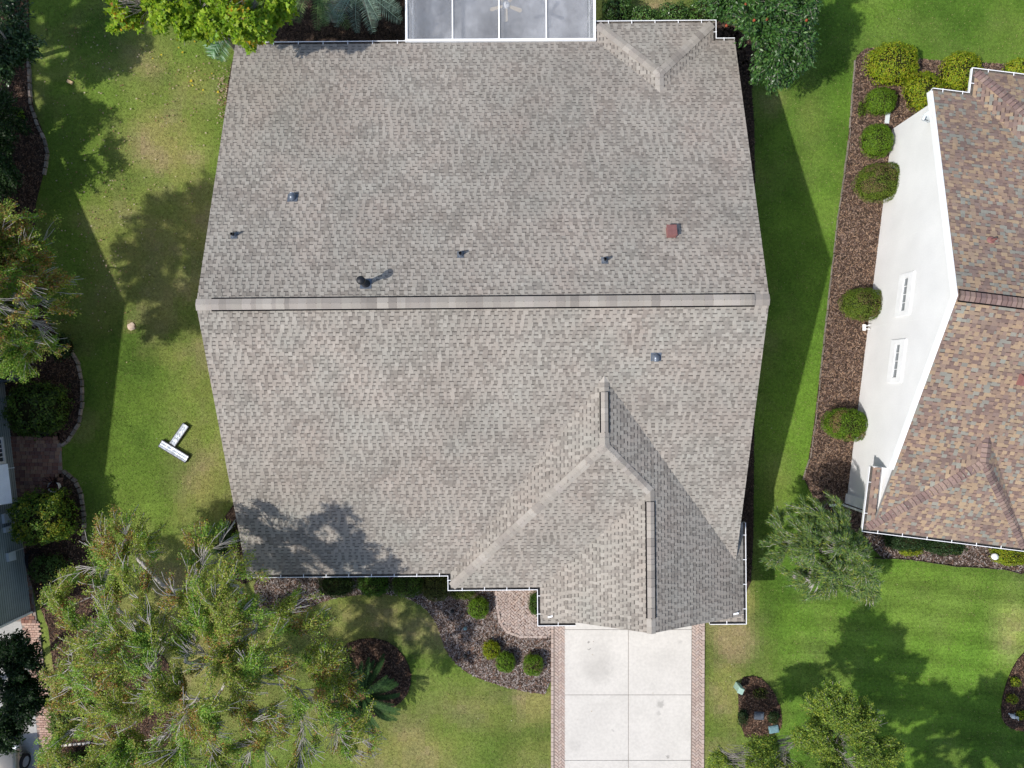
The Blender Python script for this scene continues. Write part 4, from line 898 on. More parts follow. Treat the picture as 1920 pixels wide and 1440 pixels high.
def tree(name, label, root, top, clusters, ntgt, nleaf, lsize, asp, pal, group=None, w=None, m='leaf', lobes=1, r0=.12, bark='bark', off=.06, thr=.012, up=.8, stems=1, jit=.22, patch=None, wander=.1, clump=0, bright=None, **kw):
    rt = Vector(root); cl = [(c[0] - rt.x, c[1] - rt.y, *c[2:]) for c in clusters]; tp = Vector(top) - rt
    t = thing(name, label, 'tree' if 'tree' in name or 'myrtle' in name else 'shrub', root, 0, group)
    nodes, par, rad = skeleton((0, 0, 0), tp, cl, ntgt, r0=r0, stems=stems, wander=wander, **kw)
    branch_mesh('trunk', nodes, par, rad, M[bark], t, sides=5)
    # leaves are clumped: bare stretches and dense sprays
    CF = 1.5; p, d = twig_points(nodes, par, rad, int(nleaf * CF), thr, off)
    dens = vnoise(p[:, 0] + p[:, 2] * .4, p[:, 1] + p[:, 2] * .3, .75, 91) * .7 + vnoise(p[:, 0], p[:, 1] + p[:, 2], .3, 92) * .5
    k = dens > np.quantile(dens, 1 - 1 / CF) if clump else rng.random(len(p)) < 1 / CF
    p, d = p[k], d[k]; n = len(p); c = pick(pal, n, jit, w)
    if patch is not None:                # whole sprays turning colour
        f = vnoise(p[:, 0] * 1.0, p[:, 1] * 1.0 + p[:, 2], .8, 17); c2 = pick(patch[0], n, jit); q = (f > patch[1]) & (rng.random(n) < patch[2]); c[q] = c2[q]
    if bright: f = vnoise(p[:, 0] + 9, p[:, 1] - p[:, 2], .55, 27); q = (f > bright) & (rng.random(n) < .75); c[q] = pick(BRT, n, jit)[q]
    nr = rng.normal(0, .55, (n, 3)); nr[:, 2] += up
    leaves('foliage', p, nr, rng.uniform(.6, 1.25, n) * lsize, asp, c, M[m], t, lobes, dirs=d + rng.normal(0, .8, (n, 3)))
    return t

MY = [(.30, .40, .05), (.24, .33, .045), (.40, .48, .07), (.14, .20, .035), (.44, .42, .13), (.42, .28, .10)]
MYO = [(.48, .24, .06), (.40, .18, .06), (.42, .32, .08), (.30, .22, .09)]
BRT = [(.24, .42, .055), (.31, .48, .07), (.16, .30, .045)]
t1 = tree('crape_myrtle', 'huge sparse crape myrtle with pale grey twigs and green-orange leaves, lower left', P(395, 1235, 0), P(380, 1225, 2.3),
     [CL(172, 1110, 4.2, 1.8, 1.5, 1.3, .8), CL(235, 1010, 4.8, 1.7, 1.3, 1.2, .8), CL(300, 1120, 6.0, 2.3, 2.0, 1.6, 1.2), CL(430, 1110, 6.4, 1.7, 1.6, 1.3, .9), CL(470, 1190, 6.3, 1.7, 1.4, 1.2, .7), CL(250, 1240, 6.6, 2.6, 2.2, 1.6, 1.4), CL(178, 1270, 5.0, 1.8, 1.9, 1.4, 1.0),
      CL(400, 1310, 6.6, 2.4, 2.0, 1.4, 1.3), CL(540, 1300, 5.4, 2.0, 1.7, 1.2, .9), CL(620, 1350, 4.6, 1.8, 1.4, 1.0, .8), CL(300, 1400, 6.0, 2.6, 1.8, 1.4, 1.3), CL(500, 1420, 5.2, 2.4, 1.4, 1.2, 1.0), CL(180, 1400, 5.2, 2.0, 1.8, 1.4, 1.0), CL(380, 1480, 5.4, 3, 1.4, 1.4, .8), CL(640, 1285, 4.4, .8, 1.0, .6, .35), CL(680, 1400, 4.0, 1.1, .7, .6, .4), CL(610, 1230, 5.0, .9, .8, .7, .35), CL(400, 1010, 5.0, 1.1, .9, .8, .5), CL(580, 1140, 5.4, 1.0, .9, .7, .35)],
     2600, 330000, .07, .5, MY, None, [.22, .18, .26, .13, .14, .07], r0=.08, bright=.62, jit=.38, minr=.0095, bark='palebark', thr=.016, stems=5, patch=(MYO, .62, .5), off=.075, sag=.04, clump=1)
tree('crape_myrtle', 'orange-tinged leafy crape myrtle growing over the left edge beside the siding', P(55, 545, 0), P(40, 545, 2.2),
     [CL(40, 450, 5.8, 1.5, 1.4, 1.3), CL(-20, 480, 6.2, 1.5, 1.4, 1.2), CL(-30, 620, 6.0, 1.5, 1.2, 1.2), CL(-120, 440, 7.2, 1.8, 1.5, 1.2), CL(-190, 560, 7.4, 2.1, 2.0, 1.2), CL(-230, 480, 7.2, 1.4, 1.6, 1.0), CL(-320, 560, 7.7, 1.7, 1.8, .8), CL(-300, 680, 7.7, 1.6, 1.2, .8), CL(-130, 690, 7.0, 1.7, 1.5, 1.2), CL(-60, 590, 7.2, 1.3, 1.3, 1.0), CL(85, 530, 5.4, 1.5, 1.4, 1.2), CL(20, 560, 6.4, 1.9, 1.6, 1.3), CL(70, 620, 5.0, 1.3, 1.1, 1.1), CL(25, 680, 4.2, 1.1, .8, .9, .6), CL(-70, 520, 7.2, 1.8, 1.8, 1.4)],
     2100, 300000, .078, .5, MY, None, [.27, .2, .18, .12, .13, .10], r0=.04, shell=.15, bright=.60, bark='palebark', thr=.016, stems=3, patch=(MYO, .58, .5), clump=1, off=.075)
# bright yellow-green lobed tree over the back left corner
SG = [(.27, .42, .025), (.34, .48, .03), (.20, .34, .022), (.42, .52, .04), (.14, .26, .02)]
tree('sweetgum_tree', 'bright yellow-green star-leaved tree overhanging the upper left roof corner', P(360, -60, 0), P(370, -30, 3.0),
     [CL(260, 15, 5.6, 1.1, .8, .9), CL(235, 45, 4.6, .6, .35, .5, .3), CL(350, 35, 6.0, 1.4, .9, 1.0), CL(440, 45, 6.2, 1.4, 1.1, 1.0), CL(510, 25, 5.4, .9, .9, .8), CL(470, 78, 4.6, .45, .4, .4, .35), CL(290, -70, 7.0, 2.2, 1.4, 1.5)],
     620, 26000, .13, .62, SG, None, [.3, .25, .22, .1, .13], lobes=3, r0=.16, off=.07, thr=.02, patch=([(.62, .36, .02), (.6, .42, .03), (.45, .22, .05)], .62, .22), clump=1, jit=.25)
# glossy magnolia
MG = [(.045, .115, .022), (.03, .08, .018), (.07, .15, .03), (.022, .055, .016), (.09, .17, .045)]
mg = tree('magnolia_tree', 'dark glossy-leaved magnolia with orange-red seed pods at the upper right roof corner', P(1440, 60, 0), P(1445, 50, 1.7),
     [CL(1370, 5, 4.2, .9, .8, .9), CL(1420, 40, 4.6, 1.2, 1.0, 1.0), CL(1480, 20, 4.8, 1.1, 1.1, 1.0), CL(1470, 80, 4.2, 1.15, .9, 1.0), CL(1450, 135, 3.2, .95, .75, .9), CL(1490, 110, 3.6, .75, .7, .8), CL(1430, -60, 5.4, 2.4, 1.5, 1.4), CL(1350, -50, 4.2, 1.0, 1.0, 1.0)],
     700, 42000, .15, .42, MG, None, [.3, .26, .2, .14, .1], m='gloss', r0=.14, off=.08, thr=.02, stems=3, up=.9)
for k, (u, v) in enumerate(((1362, 48), (1438, 36), (1512, 38), (1414, 38), (1398, 8))):
    q = P(u, v, 5.3 if u > 1400 else 4.9); b = MB(); b.lathe([(0, -.07), (.045, -.04), (.055, 0), (.04, .05), (0, .075)], 0, 0, 8, (.5, .13, .06)); o = b.build('seed_pod', M['leaf'], mg, True); o.location = Vector(q) - mg.location
# dark evergreens down the left edge
DK = [(.03, .07, .018), (.02, .045, .014), (.05, .10, .028), (.07, .13, .05)]
tree('evergreen_tree', 'dark glossy evergreen overhanging the bed in the top left corner', P(-10, 110, 0), P(0, 100, 1.2),
     [CL(20, 40, 3.0, 1.0, 1.4, .9), CL(40, 90, 2.8, 1.0, .7, .8), CL(0, 130, 2.6, .9, .6, .8), CL(-60, 60, 4.0, 1.5, 2.2, 1.5)], 300, 26000, .13, .45, DK, 'trees down the left edge', m='gloss', thr=.02, r0=.1)
tree('evergreen_tree', 'dark shrubby evergreen in the shaded mulch bed below the top left tree', P(10, 300, 0), P(5, 300, .8),
     [CL(10, 200, 1.4, .6, .7, .5), CL(5, 270, 1.9, .7, .8, .7), CL(15, 345, 1.8, .7, .7, .7), CL(45, 240, .5, .3, .3, .25, .3), CL(-50, 300, 3.2, 1.4, 2.4, 1.5)], 300, 26000, .12, .45, DK, 'trees down the left edge', thr=.02, r0=.08)
tree('evergreen_tree', 'very dark dense tree over the driveway in the bottom left corner', P(-30, 1290, 0), P(-30, 1280, 2),
     [CL(40, 1215, 4.4, .8, .6, .7), CL(35, 1275, 4.8, 1.1, 1.0, .9), CL(60, 1320, 4.4, .7, .7, .7), CL(15, 1370, 4.4, .9, .9, .8), CL(-60, 1290, 5.5, 1.8, 2.2, 1.6)], 460, 48000, .12, .5, [(.022, .055, .014), (.014, .036, .011), (.035, .075, .02)], 'trees down the left edge', thr=.02, r0=.14)
# tall neighbours just outside the frame, whose shade reaches the lawn
tree('shade_tree', 'tall broadleaf tree standing past the upper left corner', (-27.5, 11.5, 0), (-27.3, 11.6, 3), [(-25.8, 12.5, 7.6, 2.4, 2.6, 1.8, 1), (-27.8, 9.6, 7.6, 2.4, 2.2, 1.8, 1), (-25.4, 15.8, 7.4, 2.4, 2.4, 1.8, 1), (-23.8, 9.2, 6.2, 1.0, .8, .8, .25), (-24.6, 13.4, 6.6, 1.8, 1.8, 1.2, 1), (-23.1, 12.0, 6.0, 1.1, 1.3, .9, .5)], 420, 34000, .2, .6, DK, 'trees past the frame', thr=.025, r0=.2, lobes=1)
tree('shade_tree', 'tall broadleaf tree standing past the lower right corner', (12.5, -19.5, 0), (12.5, -19.3, 3), [(11.2, -17.3, 7.2, 2.1, 1.7, 1.6, 1), (13.8, -18.2, 7.5, 2.0, 2.0, 1.6, 1), (15.9, -17.2, 7.0, 2.1, 1.7, 1.6, 1), (12.5, -21.5, 7.5, 3, 2, 1.8, 1), (17.8, -19, 6.5, 2, 1.6, 1.4, 1)], 560, 52000, .2, .6, DK, 'trees past the frame', thr=.025, r0=.2)
# lower right live oak
OAK = [(.25, .38, .06), (.18, .28, .05), (.33, .46, .07), (.44, .50, .07), (.11, .17, .04)]
tree('young_oak_tree', 'light green open-crowned young tree at the bottom edge of the right lawn', P(1570, 1420, 0), P(1568, 1410, 1.8),
     [CL(1555, 1315, 4.0, 1.05, .9, .7), CL(1585, 1350, 4.2, 1.3, .9, .7), CL(1625, 1345, 3.8, .7, .7, .5, .6), CL(1430, 1405, 3.4, 1.1, .6, .6, .8), CL(1350, 1415, 3.0, .6, .45, .4, .4), CL(1530, 1380, 4.2, .9, .7, .7), CL(1590, 1420, 4.4, 1.4, .9, .8), CL(1650, 1400, 3.8, .9, .8, .6, .6), CL(1450, 1430, 3.6, 1.0, .7, .6, .8), CL(1385, 1425, 3.2, .9, .5, .5, .7), CL(1350, 1440, 3.0, .5, .45, .4, .3), CL(1500, 1470, 4.5, 2.6, 1.0, 1.0, 1)],
     1200, 170000, .072, .45, OAK, None, None, r0=.045, thr=.014, clump=1, off=.06, stems=2, bark='bark')
# wispy grey-green tree against the white house
wr = P(1548, 1052, 0); wt = thing('wispy_conifer', 'feathery blue-green conifer with bare grey twig tips beside the white house', 'tree', wr)
cl = [(c[0] - wr[0], c[1] - wr[1], *c[2:]) for c in (CL(1500, 985, 2.6, 1.2, 1.1, .8), CL(1545, 975, 3.0, 1.1, 1.0, .8), CL(1480, 1040, 2.2, 1.2, 1.1, .8), CL(1545, 1030, 3.6, 1.3, 1.2, .9), CL(1592, 1040, 2.8, .9, .9, .8), CL(1530, 1090, 2.4, 1.3, .9, .7), CL(1600, 1080, 2.6, 1.1, .9, .7), CL(1625, 1110, 1.8, .6, .6, .4, .5))]
nodes, par, rad = skeleton((0, 0, 0), (0, .05, 1.6), cl, 1100, step=.24, r0=.07, sag=.1, stems=1, wander=.07, minr=.010)
branch_mesh('trunk', nodes, par, rad, M['palebark'], wt, sides=4)
p, d = twig_points(nodes, par, rad, 120000, .02, .03); n = len(p)
dens = vnoise(p[:, 0] + p[:, 2], p[:, 1], .35, 61) ; edge = (p[:, 1] < -1.15) | (p[:, 0] > 1.35); k = (rng.random(n) < np.where(edge, .22, .95)) & (dens > .15); p, d = p[k], d[k]; n = len(p)
out = p * np.array([1, 1, 0]); out /= np.linalg.norm(out, axis=1, keepdims=True) + 1e-6; nl = d * .8 + out * .5 + rng.normal(0, .55, (n, 3)) + np.array([-.25, .2, .0])
nr = rng.normal(0, .5, (n, 3)); nr[:, 2] += .8
leaves('foliage', p, nr, rng.uniform(.09, .2, n), .11, pick([(.13, .22, .05), (.09, .16, .045), (.18, .27, .06), (.30, .33, .05), (.18, .22, .13), (.045, .09, .035)], n, .25, [.28, .22, .2, .12, .08, .1]), M['needle'], wt, dirs=nl)

# ---------------------------------------------------------------- shrubs: leaf shell over dark inner twigs
def shrub(u, v, ru, rv, h, label, pal, name='round_bush', lsize=.06, asp=.5, dens=1.0, group=None, w=None, patch=None, rough=.06, m='leaf', cat='bush', flat=.8, seed=0, rot=0):
    x, y, _ = P(u, v, h * .5); k = (H - h * .5) / F; rx, ry, rz = ru * k, rv * k, h
    t = thing(name, label, cat, (x, y, 0), rot, group); n = int(dens * 2600 * (rx * ry + (rx + ry) * rz * .6) * (.06 / lsize) ** 2 * 1.25) + 200
    d = rng.normal(size=(n, 3)); d /= np.linalg.norm(d, axis=1, keepdims=True); d[:, 2] = np.where(d[:, 2] < -.2, -d[:, 2], d[:, 2])
    lump = 1 + rough * (2 * vnoise(d[:, 0] * 2 + seed, d[:, 1] * 2 + d[:, 2], .38, 5 + seed) - 1) + rough * .7 * (2 * vnoise(d[:, 0] * 2 + seed, d[:, 1] * 2 - d[:, 2], .14, 6) - 1)
    q = np.sign(d) * np.abs(d) ** flat; q /= np.maximum(np.linalg.norm(q, axis=1, keepdims=True), 1e-6) ** .6
    r = (lump * (1 - rng.exponential(.045, n)))[:, None]
    p = q * r * np.array([rx, ry, rz * .52]) + np.array([0, 0, rz * .48]); p = p * np.array([1, 1, 1.0]); p[:, 2] = np.maximum(p[:, 2], .02)
    nr = d + rng.normal(0, .5, (n, 3)); c = pick(pal, n, .28, w)
    if patch is not None: f = vnoise(p[:, 0], p[:, 1], .3, 13 + seed); z = (f > patch[1]) & (rng.random(n) < patch[2]) & (d[:, 2] > patch[3] if len(patch) > 3 else True); c2 = pick(patch[0], n, .2); c[z] = c2[z]
    leaves('foliage', p, nr, rng.uniform(.6, 1.3, n) * lsize, asp, c, M[m], t)
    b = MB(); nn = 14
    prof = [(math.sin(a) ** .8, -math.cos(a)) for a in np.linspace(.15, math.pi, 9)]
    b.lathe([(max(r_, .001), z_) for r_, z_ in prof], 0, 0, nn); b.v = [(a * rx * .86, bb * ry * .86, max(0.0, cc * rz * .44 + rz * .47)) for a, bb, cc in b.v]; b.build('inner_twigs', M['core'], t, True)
    return t
YG = [(.31, .40, .016), (.25, .35, .018), (.39, .45, .025), (.17, .27, .018), (.46, .43, .04)]
MGR = [(.18, .32, .022), (.14, .26, .02), (.23, .38, .028), (.10, .19, .018)]
OLV = [(.14, .21, .026), (.18, .26, .03), (.10, .16, .02), (.21, .28, .035)]
TAN = [(.24, .19, .08), (.19, .14, .06), (.28, .20, .10)]
shrub(1672, 122, 51, 40, 1.25, 'largest yellow-green mound, at the top left of the white house bed', YG, lsize=.075, seed=1, rough=.09)
shrub(1729, 174, 34, 37, 1.1, 'yellow-green bush tucked against the upper corner of the white gable', YG, lsize=.075, seed=2, rough=.09, rot=.5)
shrub(1800, 136, 38, 37, 1.1, 'tall yellow-green bush above the roof step of the brown-roofed house', YG, lsize=.075, seed=3, rough=.09)
shrub(1908, 130, 26, 18, .9, 'small yellow-green bush cut off by the right edge above the brown roof', YG, lsize=.075, seed=4, rough=.09)
shrub(1650, 191, 29, 26, .9, 'neat green clipped ball below the largest yellow mound', MGR, lsize=.05, seed=5)
shrub(1643, 265, 30, 32, .95, 'bright green clipped ball beside the upper part of the white wall', MGR, lsize=.05, seed=6)
shrub(1650, 343, 50, 36, 1.25, 'widest olive bush with a browned top, leaning on the white wall', OLV, lsize=.05, seed=7, patch=(TAN, .40, .6, .45), rot=.1)
shrub(1618, 571, 43, 31, 1.15, 'olive oval bush beside the slot windows of the white wall', OLV, lsize=.05, seed=8, patch=(TAN, .5, .45, .5))
shrub(1586, 796, 46, 31, 1.2, 'oval clipped bush lowest along the white wall, tan patch on its top', OLV[:1] + MGR, lsize=.05, seed=9, patch=([(.34, .22, .11), (.28, .2, .08)], .55, .7, .5), rot=-.15)
shrub(897, 1139, 20, 21, .65, 'round green bush in the front bed nearest the gutter', MGR, lsize=.05, seed=10, rough=.1)
shrub(921, 1217.5, 17, 18, .5, 'small round chartreuse bush, the yellowest of the front bed', [(.32, .38, .015), (.25, .33, .014), (.40, .42, .02), (.18, .25, .014)], lsize=.065, seed=11, rough=.12)
shrub(948, 1241, 18.5, 20, .6, 'round green bush touching the chartreuse one', MGR, lsize=.05, seed=12, rough=.1)
shrub(999, 1246, 19, 21, .62, 'round green bush with a twiggy open middle beside the driveway border', MGR, lsize=.05, seed=13, rough=.1, patch=(TAN, .6, .4, .6))
shrub(1008, 1131, 17, 23, .9, 'narrow green shrub half hidden under the garage gutter by the walk', [(.07, .15, .02), (.10, .20, .03), (.05, .10, .018)], lsize=.055, seed=14, rough=.15)
HG = [(.085, .17, .022), (.06, .12, .02), (.12, .21, .025)]
shrub(632, 1096, 34, 24, .8, 'dark spreading shrub below the front gutter, leftmost of four', [(.05, .10, .02), (.07, .12, .02), (.04, .07, .018)], lsize=.05, seed=15, rough=.18, name='foundation_shrub')
shrub(702, 1093, 31, 25, .85, 'fresh green fluffy shrub under the middle of the front gutter', [(.085, .19, .018), (.06, .14, .016), (.11, .23, .02)], lsize=.05, seed=16, rough=.12, name='foundation_shrub')
shrub(765, 1094, 32, 25, .85, 'mid green shrub right of the fluffy one below the front gutter', HG, lsize=.05, seed=17, rough=.14, name='foundation_shrub')
shrub(818, 1098, 30, 28, .85, 'olive-brown shrub below the corner where the front gutter steps out', [(.12, .15, .03), (.15, .15, .04), (.08, .11, .025)], lsize=.05, seed=18, rough=.14, name='foundation_shrub')
shrub(868, 1108, 24, 16, .5, 'low yellow-green clump between gutter corner and round front bush', [(.15, .22, .03), (.2, .24, .04), (.1, .16, .025)], lsize=.05, seed=19, rough=.2, name='foundation_shrub')
shrub(74, 765, 58, 52, 1.8, 'big dark leafy bush above the brick patio', [(.06, .11, .02), (.09, .16, .025), (.13, .21, .03), (.035, .065, .015)], lsize=.11, asp=.55, seed=20, rough=.22, name='leafy_bush', dens=1.3)
shrub(88, 968, 56, 50, 2.0, 'big bright green and yellow leafy bush below the brick patio', [(.10, .19, .025), (.15, .26, .03), (.06, .12, .02), (.24, .30, .035)], lsize=.10, asp=.55, seed=21, rough=.22, name='leafy_bush', dens=1.3, patch=([(.38, .38, .04), (.3, .35, .04)], .62, .6, .4))
shrub(95, 1065, 30, 26, 1.0, 'small green shrub between the siding and the crape myrtle', [(.08, .15, .03), (.12, .2, .05)], lsize=.09, seed=22, rough=.25, name='leafy_bush')
shrub(125, 1345, 34, 36, .8, 'light green shrub by the pink brick band under the crape myrtle', [(.14, .24, .04), (.1, .18, .03), (.2, .28, .05)], lsize=.08, seed=23, rough=.25, name='leafy_bush')
shrub(150, 1440, 60, 30, 1.0, 'fine-leaved green bush at the bottom edge beside the pink brick band', [(.08, .16, .03), (.11, .2, .04)], lsize=.06, seed=24, rough=.2, name='leafy_bush')
shrub(420, 1010, 20, 30, 1.2, 'dark shrub squeezed against the left wall below the roof shadow', DK, lsize=.08, seed=25, rough=.2, name='leafy_bush')
CAM = [(.05, .11, .022), (.075, .16, .03), (.03, .07, .016), (.12, .21, .05)]
for (u, v, ru, rv, h, lb) in ((1155, 24, 26, 24, 1.3, 'glossy shrub against the right side of the mesh porch'), (1205, 36, 28, 16, 1.1, 'glossy low shrub over the middle of the back eave'), (1262, 30, 32, 18, 1.2, 'glossy spreading shrub behind the small hipped roof'), (1318, 22, 30, 20, 1.3, 'glossy shrub between the back eave and the magnolia')):
    shrub(u, v, ru, rv, h, lb, CAM, lsize=.09, name='glossy_shrub', m='gloss', rough=.3, seed=int(u), group='shrubs behind the back eave')
shrub(1700, 1012, 44, 20, .9, 'dark green hedge bush below the corner of the brown roof', DK, lsize=.06, seed=31, rough=.15, name='hedge_bush', dens=1.2)
shrub(1770, 1022, 40, 18, .9, 'dark green hedge bush next along below the brown roof', DK, lsize=.06, seed=32, rough=.15, name='hedge_bush', dens=1.2)
shrub(1706, 1030, 22, 12, .5, 'yellow-green low bush in front of the dark hedge', YG, lsize=.05, seed=33, rough=.15, name='hedge_bush')
shrub(1790, 1030, 12, 7, .35, 'tiny yellow-green tuft peeping from under the dark hedge', YG, lsize=.05, seed=34, rough=.15, name='hedge_bush')
shrub(1898, 1040, 42, 20, .7, 'yellow-green hedge mound right of the white lantern', YG, lsize=.05, seed=35, rough=.12, name='hedge_bush')
shrub(1424, 1300, 14, 10, .25, 'faint low sprout in the middle of the utility bed', TAN + OLV, lsize=.05, seed=36, rough=.3, name='small_plant', dens=.25, cat='plant')
for (u, v, lb) in ((1903, 1278, 'upper yellowish plant in the bed at the right edge'), (1897, 1310, 'middle yellowish plant in the bed at the right edge'), (1915, 1340, 'lower yellowish plant in the bed at the right edge')):
    shrub(u, v, 9, 8, .3, lb, YG, lsize=.07, seed=37, rough=.3, name='small_plant', dens=.4, cat='plant')
shrub(1392, 1345, 10, 14, .35, 'dark low plant left of the blue utility lids', DK, lsize=.05, seed=38, rough=.3, name='small_plant', dens=.7, cat='plant')
shrub(1450, 1345, 10, 12, .35, 'dark low plant right of the blue utility lids', DK, lsize=.05, seed=39, rough=.3, name='small_plant', dens=.7, cat='plant')
shrub(1616, 205, 8, 14, .2, 'thin grassy tuft at the left of the clipped balls', MGR, lsize=.04, seed=40, rough=.4, name='small_plant', dens=.35, cat='plant')
shrub(30, 215, 16, 14, .3, 'low green sprig on the dark mulch by the stone edging', MGR, lsize=.07, seed=41, rough=.4, name='small_plant', dens=.3, cat='plant')
shrub(115, 650, 22, 22, .9, 'dark green shrub tucked between crape myrtle and stone edging', DK, lsize=.09, seed=42, rough=.3, name='leafy_bush')

# ---------------------------------------------------------------- palms
def frond_mesh(L, droop, nl, lw, ll, cols, tipup=.0, vee=.5, mname='needle'):
    V = []; Fc = []; cc = []
    def rach(t): return np.array([L * t * (1 - .12 * t * t), 0, L * (.35 * t - droop * t * t)])
    for i in range(nl):
        t = .14 + .86 * i / (nl - 1); a = rach(t); d = rach(min(t + .02, 1.02)) - rach(t - .02); d /= np.linalg.norm(d); l = ll * (math.sin(math.pi * min(1, t * .82 + .14)) ** .6) * rnd.uniform(.88, 1.08)
        for s in (-1, 1):
            dr = d * rnd.uniform(.55, .8) + np.array([0, s * 1.0, vee]); dr /= np.linalg.norm(dr); sd = d * lw; tip = a + dr * l + np.array([0, 0, -.12 * l]); mid = a + dr * l * .5 + np.array([0, 0, .03 * l])
            b0 = len(V); V += [a - sd * .6, a + sd * .6, mid + sd, tip, mid - sd]; Fc.append((b0, b0 + 1, b0 + 2, b0 + 4)); Fc.append((b0 + 4, b0 + 2, b0 + 3, b0 + 3)); c = np.array(rnd.choice(cols)) * rnd.uniform(.8, 1.2); cc += [c, c]
    # rachis
    for i in range(10):
        a, b = rach(i / 10), rach((i + 1) / 10); w_ = .018 * (1 - i / 11); b0 = len(V); V += [a + (0, -w_, .01), a + (0, w_, .01), b + (0, w_ * .9, .01), b + (0, -w_ * .9, .01)]; Fc.append((b0, b0 + 1, b0 + 2, b0 + 3)); cc.append(np.array(cols[0]) * 1.5)
    me = bpy.data.meshes.new('frond'); me.from_pydata([tuple(v) for v in V], [], [f if f[2] != f[3] else f[:3] for f in Fc]); a = me.attributes.new('Col', 'FLOAT_COLOR', 'FACE'); a.data.foreach_set('color', np.array([(*c, 1) for c in cc], np.float32).ravel()); me.materials.append(M[mname]); return me
def palm(root, label, L, nf, cols, h=1.2, r=.13, droop=.55, nl=40, lw=.008, ll=.44, name='palm', elev=(5, 70), group=None, vee=.5, a0=0, a1=360, trunkcol='bark'):
    t = thing(name, label, 'palm', root, 0, group); ms = [frond_mesh(L * s, droop, nl, lw, ll * s, cols, vee=vee) for s in (1, .92, 1.06)]
    b = MB(); b.lathe([(r * 1.3, 0), (r, h * .4), (r * 1.1, h * .9), (r * .6, h)], 0, 0, 12); b.build('trunk', M[trunkcol], t)
    for k in range(nf):
        az = R(a0 + (a1 - a0) * (k / nf) + rnd.uniform(-9, 9)); el = R(elev[0] + (elev[1] - elev[0]) * ((k * 7) % nf) / nf)
        inst('frond', rnd.choice(ms), t, Matrix.Translation((0, 0, h)) @ Matrix.Rotation(az, 4, 'Z') @ Matrix.Rotation(-el * .6, 4, 'Y') @ Matrix.Rotation(rnd.uniform(-.3, .3), 4, 'X'))
    return t
palm(P(690, 14, 1.4)[:2] + (0,), 'silvery blue-green arching palm left of the mesh porch', 2.05, 24, [(.17, .25, .19), (.12, .19, .14), (.22, .30, .23), (.08, .13, .09)], 2.9, elev=(-5, 60))
palm(P(612, 4, 1.4)[:2] + (0,), 'yellow-green arching palm between the sweetgum tree and the silvery palm', 2.0, 22, [(.14, .23, .07), (.10, .17, .05), (.19, .27, .10)], 2.7, elev=(-5, 60))
palm(P(760, -20, 1.4)[:2] + (0,), 'palm with thin silvery fronds touching the porch frame', 1.2, 9, [(.17, .24, .17), (.12, .18, .13)], 2.6, elev=(0, 50))
palm((P(445, 92)[0], P(0, 92)[1], 0), 'fan of striped green fronds poking out below the left roof corner', 1.15, 11, [(.10, .22, .09), (.06, .13, .05), (.28, .40, .27)], 1.2, elev=(0, 40), ll=.5, lw=.022, nl=22, a0=100, a1=275)
palm(P(686, 1288, 0), 'dark green sago palm in the oval mulch bed of the front lawn', 1.95, 62, [(.034, .08, .02), (.025, .058, .016), (.048, .105, .026)], .75, r=.2, elev=(-12, 62), ll=.19, lw=.012, nl=60, name='sago_palm', vee=.25, droop=.42)
b = MB(); b.lathe([(.26, .70), (.27, .82), (.19, .96), (.0, 1.02)], 0, 0, 16, (.3, .2, .1)); 
for o_ in list(bpy.data.objects):
    if o_.name.startswith('sago_palm'): q = b.build('crown_heart', mat('sago_heart', (.30, .17, .07), rough=1, n1=(20, .3), bump=(40, .03)), o_, True); break
# spiky potted plant
pot = thing('plant_pot', 'white round planter on the brick patio holding the spiky plant', 'pot', P(109, 911, 0)); b = MB(); b.lathe([(.14, 0), (.23, .28), (.25, .34), (.22, .345), (.20, .29), (0, .28)], 0, 0, 20); b.build('bowl', M['white'], pot, True)
b = MB(); b.lathe([(.2, .30), (0, .31)], 0, 0, 16); b.build('potting_soil', M['soil'], pot)
sp = thing('spiky_plant', 'dark purple spiky cordyline growing in the white planter', 'plant', P(103, 907, .3)); b = MB()
for k in range(46):
    az = rnd.uniform(0, 6.28); el = rnd.uniform(.15, 1.35); l = rnd.uniform(.35, .6); d = Vector((math.cos(az) * math.cos(el), math.sin(az) * math.cos(el), math.sin(el))); s = Vector((-math.sin(az), math.cos(az), 0)) * .014; m_ = d * l * .55 + Vector((0, 0, .03)); e_ = d * l - Vector((0, 0, .12 * l))
    b.poly([-s, s, m_ + s, e_, m_ - s], rnd.choice([(.07, .03, .035), (.11, .05, .05), (.05, .03, .03)]))
b.build('spiky_leaves', M['needle'], sp)
pot = thing('plant_pot', 'dark green round pot at the foot of the dark leafy bush', 'pot', P(90, 810, 0)); b = MB(); b.lathe([(.12, 0), (.19, .26), (.2, .3), (.175, .3), (.16, .25), (0, .25)], 0, 0, 18, (.3,) * 3); b.build('bowl', M['black'], pot, True)
